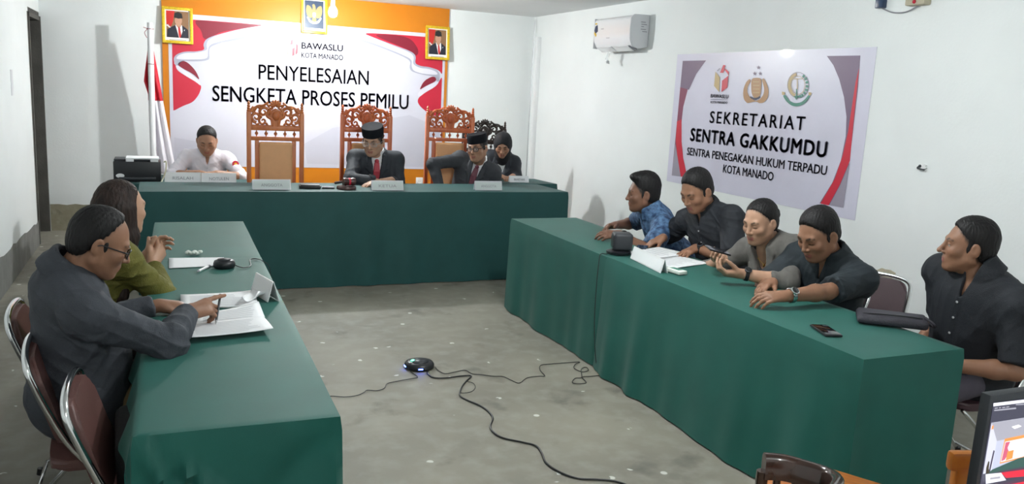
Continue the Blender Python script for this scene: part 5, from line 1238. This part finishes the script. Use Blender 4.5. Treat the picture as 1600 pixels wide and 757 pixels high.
        if top in ('shirt', 'uniform', 'polo'):
            for k_ in range(4):
                z = TL-.085-.075*k_; p = P+TR@np.array([0, 0, z])
                y = np.linspace(.25, .02, 116); d = s.ev(p+y[:, None]*Fd); i = int(np.argmax(d < 0)); q = p+Fd*(y[i]+.003)-base
                obj('button', lathe(NB(), [(0, 0), (.0055, 0), (.0055, .002), (0, .003)], q, 10, frame(Fd)), 'button', sh)
        if top == 'uniform':
            for S_, x in ((SR, 1), (SL, -1)):
                R3 = np.stack([unit(S_-N), Fd, unit(np.cross(unit(S_-N), Fd))], 1); s2 = Sdf(); s2.bx((N*.45+S_*.55)+U*.060, (.048, .018, .004), R3, .003); V, Fq = s2.mesh((N+S_)/2-.12, (N+S_)/2+.12, .0035); skin_obj('epaulette', V-base, Fq, topm, t)
    if top in ('suit', 'blazer'):
        vz = -.30 if top == 'suit' else -.27
        # inner shirt: a bib that shows in the jacket's opening
        s = Sdf(); torso(s, .001); s.cy(nk-nkd*.045, nk+nkd*.034, .076*hs, .006, .015, 'u', .068*hs)
        if top == 'suit': s.cy(nk-nkd*.06, nk+nkd*.2, .058*hs, .006, .004, 's'); s.prism([(-.014, .12), (0, .03), (.014, .12)], N-U*.05, TR, .02, .3, 's', .003)
        else: s.cy(nk-nkd*.1, nk+nkd*.2, .064*hs, .02, .01, 's'); s.el(N-U*.03+Fd*.10, (.050, .09, .085), TR, .01, 's')
        s.pl(P+U*.08, U, .01); V, Fq = s.mesh(lo, hi, vx*1.2); inner = skin_obj('shirt' if top == 'suit' else 'blouse', V-base, Fq, 'shirt_white' if topm != 'blazer_grey' else 'shirt_black', t)
        si = s
        s = Sdf(); torso(s, .013, k=.05); arms(s, .004, sleeve if sleeve > 1 else 1.93)
        s.cy(nk-nkd*.05, nk+nkd*.014, .094*hs, .01, .02, 'u', .082*hs)
        for S_ in (SR, SL): s.rc(S_+U*.020, S_*.75+N*.25+U*.022, .052, .046, k=.03)
        s.prism([(-.085, .12), (-.052, .03), (-.006, vz), (.006, vz), (.052, .03), (.085, .12)], N, TR, -.01, .4, 's', .004)
        s.cy(nk-nkd*.06, nk+nkd*.2, .072*hs, .006, .006, 's'); 
        s.prism([(-.006, vz-.3), (.006, vz-.3), (.006, vz), (-.006, vz)], N, TR, 0, .4, 'e', .002, -.004)
        for x in (-1, 1):
            s.prism([(x*.053, .03), (x*.006, vz), (x*.062, vz+.17), (x*.100, vz+.205), (x*.078, vz+.215), (x*.092, vz+.25), (x*.080, .02)], N, TR, .01, .4, 'e', .002, .010)
        s.prism([(.065, -.20), (.115, -.205), (.115, -.19), (.065, -.185)], N, TR, 0, .4, 'e', .002, .003)
        s.pl(P-U*.06, U, .01)
        V, Fq = s.mesh(lo-.03, hi+.03, vx*1.15); skin_obj('jacket', V-base, Fq, topm, t, None, lambda v, n: folds(.0055, seed, 12, elb)(v+base, n))
        if tie:
            def yat(x, z):
                p = N+TR@np.array([x, 0, z]); y = np.linspace(.28, -.02, 151); d = si.ev(p+y[:, None]*Fd); i = int(np.argmax(d < 0)); return y[i]
            s = Sdf(); z0 = -.035
            pts = [N+TR@np.array([0, yat(0, z)+.006, z]) for z in (-.05, -.12, -.19, -.26, -.33)]; ws = (.016, .022, .028, .033, .035)
            for p, q, wa, wb in zip(pts, pts[1:], ws, ws[1:]):
                for u_ in (-1, -.5, 0, .5, 1): s.rc(p+X_*u_*wa, q+X_*u_*wb, .007, .007, k=.006)
            kp = N+TR@np.array([0, yat(0, -.035)+.008, -.030]); s.el(kp, (.020, .014, .018), TR, .006)
            V, Fq = s.mesh(np.min(pts, 0)-.12, np.max(pts, 0)+.12, .0038); skin_obj('tie', V-base, Fq, tie, t)
        if top == 'blazer':
            pts = [N+TR@np.array([x, 0, z]) for x, z in ((-.055, .0), (-.04, -.045), (-.012, -.075), (0, -.082), (.012, -.075), (.04, -.045), (.055, .0))]; out = []
            s2 = Sdf(); torso(s2, -.012); s2.rc(N-U*.02, H+R@np.array([0, -.030, -.055])*hs, .060*hs, .052*hs, k=.03)
            for p in pts:
                y = np.linspace(.25, -.05, 151); d = s2.ev(p+y[:, None]*Fd); out.append(p+Fd*(y[int(np.argmax(d < 0))]+.003)-base)
            n_ = obj('necklace', tube(NB(), smooth_path(out, 4), .0013, 6), 'gold', t); obj('pendant', ball(NB(), out[3]-np.array([0, 0, .007])+Fd*.002, (.006, .003, .009)), 'gold', n_)
    # ---- hair or headwear
    s = Sdf(); e = lambda c, r, k=.02, op='u': s.el(A(*c), np.array(r)*hs, R, k*hs, op)
    if hair in ('short', 'receding', 'tall'):
        up_ = {'short': 0, 'receding': -.004, 'tall': .010}[hair]; e((0, -.020, .040+up_), (.0785*fw_, .0985, .086+up_)); e((0, -.015, .078+up_), (.060*fw_, .078, .055), .03); e((0, -.052, -.018), (.068*fw_, .056, .062), .03)
        if hair == 'tall': e((0, .045, .110), (.055, .045, .026), .03)
        p0 = {'short': (.070, .088), 'receding': (.040, .104), 'tall': (.076, .080)}[hair]
        s.pl(A(0, p0[0]+hairline, p0[1]), R@np.array(HN[hair]), .016*hs, jag=.0016); s.el(A(0, .090, .026), np.array((.064*fw_, .054, .058))*hs, R, .016*hs, 's')
        for x in (-1, 1): s.el(A(x*.071, .014, -.004), np.array((.005, .009, .024))*hs, R, .008*hs)
    elif hair in ('bun', 'long'):
        e((0, -.020, .041), (.0800*fw_, .0985, .086)); e((0, -.05, -.02), (.072, .06, .07), .03)
        s.pl(A(0, .066, .094), R@np.array([0, -.82, .57]), .018*hs, jag=.0012); s.el(A(0, .090, .02), np.array((.062*fw_, .052, .064))*hs, R, .010*hs, 's')
        for x in (-1, 1): s.el(A(x*.082, -.002, -.012), np.array((.016, .020, .030))*hs, R, .008*hs, 's') if hair == 'bun' else None
        if hair == 'bun': e((0, -.115, .01), (.040, .032, .040), .01)
        else:
            bk = np.array([-math.cos(a), -math.sin(a), 0])
            for x, y, ln, r in ((0, -.06, .40, .060), (-.045, -.045, .42, .045), (.045, -.045, .42, .045), (.062, .0, .36, .032), (-.062, -.0, .36, .032)):
                p = A(x, y-.01, .0); q = A(x*1.0, y, -.12); r3 = np.array([q[0], q[1], H[2]-ln])+bk*.055+X_*x*.5; s.rc(p, q, r*hs, r*hs, k=.03); s.rc(q, r3, r*hs, r*.72*hs, k=.03)
    elif hair == 'scarf':
        e((0, -.012, .030), (.093, .106, .100)); s.rc(A(0, -.03, -.03), A(0, -.01, -.11), .088*hs, .075*hs, k=.04); s.rc(A(0, .02, -.09), N+Fd*.06-U*.02, .066, .060, k=.05)
        s.rc(N, N+X_*.05, .06, .05, k=.05); s.rc(N, N-X_*.05, .06, .05, k=.05); s.el(A(0, .085, -.022), np.array((.054, .075, .076))*hs, R, .012, 's')
    elif hair == 'cap':
        e((0, -.020, .036), (.078*fw_, .096, .078)); s.pl(A(0, .060, .020), R@np.array([0, -.80, .60]), .012, jag=.0012); s.el(A(0, .085, .030), np.array((.060*fw_, .05, .052))*hs, R, .012, 's')
        for x in (-1, 1): s.el(A(x*.074, .010, .0), np.array((.006, .010, .020))*hs, R, .008)
    def hfold(v, n):
        q = (v+base-H)@R; az_ = np.arctan2(q[:, 0], -q[:, 1]+.03)
        return .0007*np.sin(az_*46+9*q[:, 2]+2*np.sin(q[:, 2]*60))+.0006*np.sin(q[:, 0]*520+q[:, 1]*130)+.0006
    V, Fq = s.mesh(H-.36 if hair == 'scarf' else H-(.62 if hair == 'long' else .22), H+.25, vx*.95); hb = skin_obj('headscarf' if hair == 'scarf' else 'hair', V-base, Fq, 'headscarf_black' if hair == 'scarf' else hairm, t, None, (lambda v, n: folds(.004, 4, 18)(v+base, n)) if hair == 'scarf' else hfold)
    if hair == 'cap':
        # oval velvet cap, slightly wider at the crown
        bm = NB(); RM = Matrix(R.tolist()); prof = [(0, .056), (.086, .050), (.0885, .056), (.091, .098), (.090, .122), (.086, .127), (.0, .122)]
        lathe(bm, [(r*hs, z*hs) for r, z in prof], Vector(A(0, -.012, 0)-base), 36, RM @ Matrix.Rotation(-.10, 3, 'X'), sx=.94*fw_, sy=1.13); c_ = obj('cap', bm, 'velvet_black', t, smooth=50)
    if extra: extra(dict(t=t, base=base, H=H, R=R, A=A, hs=hs, N=N, TR=TR, U=U, Fd=Fd, X_=X_, ER=ER, EL=EL, WR=WR, WL=WL, SR=SR, SL=SL, fw_=fw_, tR=tR, tL=tL))
    return t
def glasses(c, m='black_plastic', r=.0015, w_=.024, h_=.017):
    A, base, R, t = c['A'], c['base'], c['R'], c['t']; Lc = lambda x, y, z: Vector(A(x, y, z)-base); bm = NB()
    for x in (-1, 1):
        pts = [Lc(x*.033+math.copysign(abs(math.cos(a))**.6, math.cos(a))*w_, .101-.006*abs(math.cos(a)), -.003+math.copysign(abs(math.sin(a))**.6, math.sin(a))*h_) for a in np.linspace(0, 2*PI, 25)[:-1]]
        tube(bm, pts, r, 6, True); tube(bm, [Lc(x*.057, .096, .002), Lc(x*.074, .07, .003), Lc(x*.082, .0, .004), Lc(x*.084, -.02, -.006)], r, 6)
        obj('lens', ([tuple(p) for p in pts], [tuple(range(24))]), 'lens', t, smooth=0)
    tube(bm, smooth_path([Lc(-.011, .100, .0), Lc(0, .105, .004), Lc(.011, .100, .0)]), r, 6); o = obj('glasses_frame', bm, m, t)
def watch(c, W, E, dialdir, strap='black_plastic', dial='screen_black', caser=.019, r=.031):
    base, t = c['base'], c['t']; W, E = np.asarray(W), np.asarray(E); d = unit(E-W); p = W+d*.028; nn = np.asarray(dialdir, float); nn = unit(nn-(nn@d)*d); x = np.cross(d, nn)
    w_ = empty('wristwatch'); w_.parent = t; bpy.data.objects.remove(w_)
    pts = [Vector(p-base+(x*math.cos(a)+nn*math.sin(a))*r) for a in np.linspace(0, 2*PI, 21)[:-1]]; bm = NB()
    for o in (-.007, 0, .007): tube(bm, [q+Vector(d*o) for q in pts], .0038, 6, True)
    s_ = obj('watch_strap', bm, strap, t); q = Vector(p-base+nn*(r+.001)); obj('watch_case', lathe(NB(), [(0, 0), (caser, 0), (caser, .007), (caser*.85, .009), (0, .009)], q, 20, frame(nn)), strap if strap != 'black_plastic' else 'dark_grey_plastic', s_); obj('watch_dial', lathe(NB(), [(0, .0092), (caser*.8, .0092), (0, .0100)], q, 20, frame(nn)), dial, s_)
def av(z, px, py): return np.array(at(2, z, px, py))
GP = None
tone = dict(fair=(.47, .27, .18), mid=(.36, .19, .12), tan=(.28, .14, .085), dark=(.20, .095, .06))
relax = dict(curl=(.30, .40, .25))
# -- judges bench
make_person('person', 'person in white uniform shirt with hair tied back, looking down behind the clerk table', (.378, 7.86, 1.062), 266, 24, (.375, 8.13, .50), 268, (.30, 7.68, .79), (.45, 7.67, .79),
            (dict(F=(.9, -.25, -.1), N=(0, -.1, -1), curl=(.3, .4, .3)), dict(F=(-.9, -.25, -.1), N=(0, -.1, -1), curl=(.3, .4, .3))), hints=((-1, .1, -.35), (1, .1, -.35)), hs=1.02, fw_=1.02, sw=.172, girth=1.0, skin=tone['mid'],
            top='uniform', topm='uniform_white', sleeve=1.25, hair='bun', vx=.0055, seed=1, cz=1, lips=(.34, .10, .09), browk=.8,
            extra=lambda c: (lambda p: (obj('arm_patch', lathe(NB(), [(0, 0), (.028, 0), (.026, .004), (0, .006)], Vector(p-c['base']), 20, frame((.25, -1, .25))), 'patch_yellow', c['t']),
                                        obj('arm_patch_rim', lathe(NB(), [(.024, .0), (.031, 0), (.031, .004), (.024, .005)], Vector(p-c['base']), 20, frame((.25, -1, .25))), 'print_red', c['t'])))(c['SL']+(c['EL']-c['SL'])*.35+np.array([.02, -.066, .025])))
make_person('person', 'person in black suit, red tie, glasses and cap at the middle of the bench', (1.715, 7.15, 1.148), 240, 14, (1.765, 7.29, .50), 262, (1.70, 6.90, .815), (1.83, 6.92, .83),
            (dict(F=(-.85, -.45, -.12), N=(0, 0, -1), curl=(.12, .2, .12), spread=1.8), dict(F=(-.95, -.12, -.05), N=(0, .1, -1), curl=(.25, .3, .2))), hints=((-1, .05, -.35), (.3, .05, -1)), sd=.036, hs=1.06, fw_=1.05, sw=.180, girth=1.08, skin=tone['fair'],
            top='suit', topm='suit_black', hair='cap', vx=.0052, seed=2, tie='tie_red', extra=lambda c: glasses(c, 'steel', .0022))
make_person('person', 'person in dark grey suit, wine tie and cap leaning sideways in the right throne', (2.705, 7.17, 1.105), 222, 4, (2.62, 7.36, .50), 252, (2.36, 7.18, .72), (2.76, 7.12, .70),
            (dict(F=(-.1, -.8, -.4), N=(0, 0, -1), **relax), dict(F=(-.6, -.6, -.1), N=(0, 0, -1), **relax)), hints=((-1, .1, .35), (.6, .1, -1)), sd=.040, hs=1.05, fw_=1.0, sw=.170, girth=1.0, hr=-6, skin=tone['mid'], N=(2.755, 7.27, .965),
            top='suit', topm='suit_grey', hair='cap', vx=.0052, seed=3, tie='tie_wine', eyes=(-.4,), extra=lambda c: glasses(c, 'black_plastic', .0030))
make_person('person', 'person in black headscarf and dark blazer looking down at the secretary table', (3.175, 7.70, 1.105), 246, 26, (3.17, 7.90, .50), 252, (3.06, 7.47, .815), (3.20, 7.45, .815),
            (dict(F=(.3, -.9, -.1), N=(0, 0, -1), **relax), dict(F=(-.6, -.6, -.1), N=(0, 0, -1), **relax)), hints=((-.5, .1, -1), (.5, .1, -1)), sd=.045, hs=1.0, sw=.128, girth=.88, skin=tone['mid'],
            top='suit', topm='suit_black', hair='scarf', vx=.0055, seed=4, cz=1)
# -- left row
make_person('person', 'person in olive top with long brown hair, hands clasped on the left table', tuple(at(1, 3.85, 190, 325)), 36, 2, (-.36, 3.80, .50), 30, (-.050, 4.02, .765), (-.085, 4.065, .775),
            (dict(F=(.45, .55, .65), N=(-.7, .7, 0), curl=(.55, .75, .5)), dict(F=(.60, .40, .65), N=(.7, -.7, 0), curl=(.50, .7, .5))), hints=((.6, -.6, -.9), (0, .6, -.8)), hs=.97, sw=.150, girth=.92, skin=tone['fair'],
            top='knit', topm='olive_knit', sleeve=1.92, hair='long', hairm='hair_brown', pants='skirt_pattern', vx=.0042, seed=5, cz=1, eyes=(0,), feet=dict(knee=.24), browk=.8)
def pen_in_hand(c):
    b = c['base']; a_ = np.array(at(1, 3.235, 344.5, 461)); b_ = np.array(at(2, TZ+.022, 337, 507))
    t_ = pen(tuple(a_), tuple(b_), .0045, 'dark_grey_plastic', 'grey pen held over the documents by the man in grey', 'steel')
make_person('person', 'person in charcoal shirt and glasses pointing a pen at documents on the left table', tuple(at(1, 3.02, 157, 379)), 6, 24, (-.275, 3.06, .50), 22, tuple(av(.775, 293, 490)), tuple(av(.735, 247, 478)),
            (dict(F=(.80, .42, .12), N=(-.15, .55, -.8), fing=[(.08, .10, .05), (.75, .8, .4), (.85, .9, .5), (.9, .9, .5)], thumb=(.2, .9, .5)), dict(F=(.95, .2, -.1), N=(0, 0, -1), curl=(.55, .7, .4))), hints=((.5, -.7, -.5), (.0, .6, -.8)), hs=.93, fw_=.98, sd=.085, sw=.172, girth=1.04, belly=.03, skin=tone['tan'],
            top='shirt', topm='shirt_charcoal', sleeve=1.93, hair='receding', pants='trousers_khaki', vx=.0036, seed=6, arm=.93, N=(-.300, 3.03, .945), feet=dict(knee=.25), extra=lambda c: (glasses(c, 'black_plastic', .0022), pen_in_hand(c)))
# -- right row
make_person('person', 'person in blue batik shirt looking away with clasped hands, farthest of the right row', (3.02, 4.77, .998), 158, 4, (3.33, 4.72, .50), 165, tuple(av(.735, 962, 352)), tuple(av(.74, 970, 367)),
            (dict(F=(-.9, -.3, -.05), N=(0, -.5, -.8), curl=(.4, .6, .4)), dict(F=(-.9, .25, 0), N=(.1, .5, -.8), curl=(.35, .5, .35))), hints=((.2, .9, -.4), (.3, -.9, -.4)), hs=1.04, sw=.165, skin=tone['dark'],
            top='shirt', topm='batik', sleeve=.82, hair='tall', vx=.0046, seed=7, eyes='down', extra=lambda c: watch(c, c['WL'], c['EL'], (-.2, -.6, .8)))
make_person('person', 'person in black shirt with a dark watch, touching papers beside the man in batik', (3.035, 4.19, 1.092), 192, 28, (3.33, 4.14, .50), 188, tuple(av(.755, 1036, 372)), tuple(av(.745, 1088, 388)),
            (dict(F=(-.9, .1, -.35), N=(-.1, 0, -1), curl=(.35, .45, .3)), dict(F=(-.85, -.25, -.2), N=(0, 0, -1), curl=(.12, .25, .2), spread=1.5)), hints=((.1, .9, -.5), (.2, -.9, -.45)), hs=1.04, fw_=1.03, sw=.192, girth=1.05, skin=tone['tan'], jaw=1.08,
            top='shirt', topm='shirt_black', sleeve=.86, hair='short', vx=.0044, seed=8, extra=lambda c: watch(c, c['WL'], c['EL'], (-.2, -.5, .8)))
def held_phone(c):
    p = (c['tR'][0]+c['tL'][0]+c['tR'][1])/3+np.array([.0, .0, .012]); t_ = empty('phone', p, math.radians(100), 'dark phone held in both hands by the woman in the grey blazer', 'phone'); t_.rotation_euler = (math.radians(14), math.radians(-12), math.radians(80)); t_.scale = (.9, .9, .9)
    obj('body', box(NB(), (0, 0, 0), (.072, .15, .009), bev=.004), 'black_plastic', t_); obj('screen', box(NB(), (0, 0, .0049), (.066, .142, .001)), 'screen_black', t_)
make_person('person', 'person in grey blazer with hair tied back, holding a phone', (3.03, 3.575, 1.000), 192, 16, (3.32, 3.55, .50), 190, tuple(av(.765, 1130, 404)), tuple(av(.760, 1158, 428)),
            (dict(F=(-.75, -.45, -.05), N=(.1, -.3, .8), curl=(.6, .75, .5), thumb=(.3, .7, .6)), dict(F=(-.9, .25, 0), N=(0, .3, .9), curl=(.6, .75, .45), thumb=(.3, .7, .6))), hints=((.3, .9, -.5), (.4, -.9, -.45)), hs=.99, fw_=1.0, sw=.160, girth=.95, skin=tone['fair'],
            top='blazer', topm='blazer_grey', sleeve=1.42, hair='bun', vx=.0042, seed=9, cz=1, lips=(.38, .10, .10), browk=.9, extra=lambda c: (watch(c, c['WL'], c['EL'], (-.2, -.5, .8)), held_phone(c)))
make_person('person', 'person in black shirt with a silver watch, hands together on the right table', (3.03, 3.135, 1.008), 184, 26, (3.29, 3.24, .50), 194, tuple(av(.757, 1207, 442)), tuple(av(.758, 1228, 463)),
            (dict(F=(-.9, -.30, -.12), N=(0, -.3, -.9), curl=(.4, .6, .4)), dict(F=(-.95, .15, -.05), N=(0, .4, -.9), curl=(.35, .5, .35))), hints=((.3, .9, -.5), (.4, -.9, -.5)), hs=1.05, fw_=1.05, sw=.184, girth=1.04, belly=.02, skin=tone['tan'], jaw=1.1,
            top='shirt', topm='shirt_teal', sleeve=.88, hair='short', vx=.0040, seed=10, extra=lambda c: watch(c, c['WL'], c['EL'], (-.3, -.6, .7), 'chrome', 'screen_black', .021, .033))
make_person('person', 'person in black shirt seated upright in profile at the near right end', (3.205, 2.435, 1.078), 140, -2, (3.36, 2.48, .50), 184, (3.17, 2.60, .56), (3.09, 2.36, .575),
            (dict(F=(-.9, 0, -.2), N=(0, 0, -1), **relax), dict(F=(-.9, .3, -.1), N=(0, 0, -1), **relax)), hints=((.4, .2, -1), (.5, -.7, -.5)), hs=.99, sw=.188, girth=1.12, skin=tone['tan'],
            top='shirt', topm='shirt_black', sleeve=.88, hair='short', vx=.0036, seed=11, eyes=(0,), pants='trousers_plum', nose=1.1)
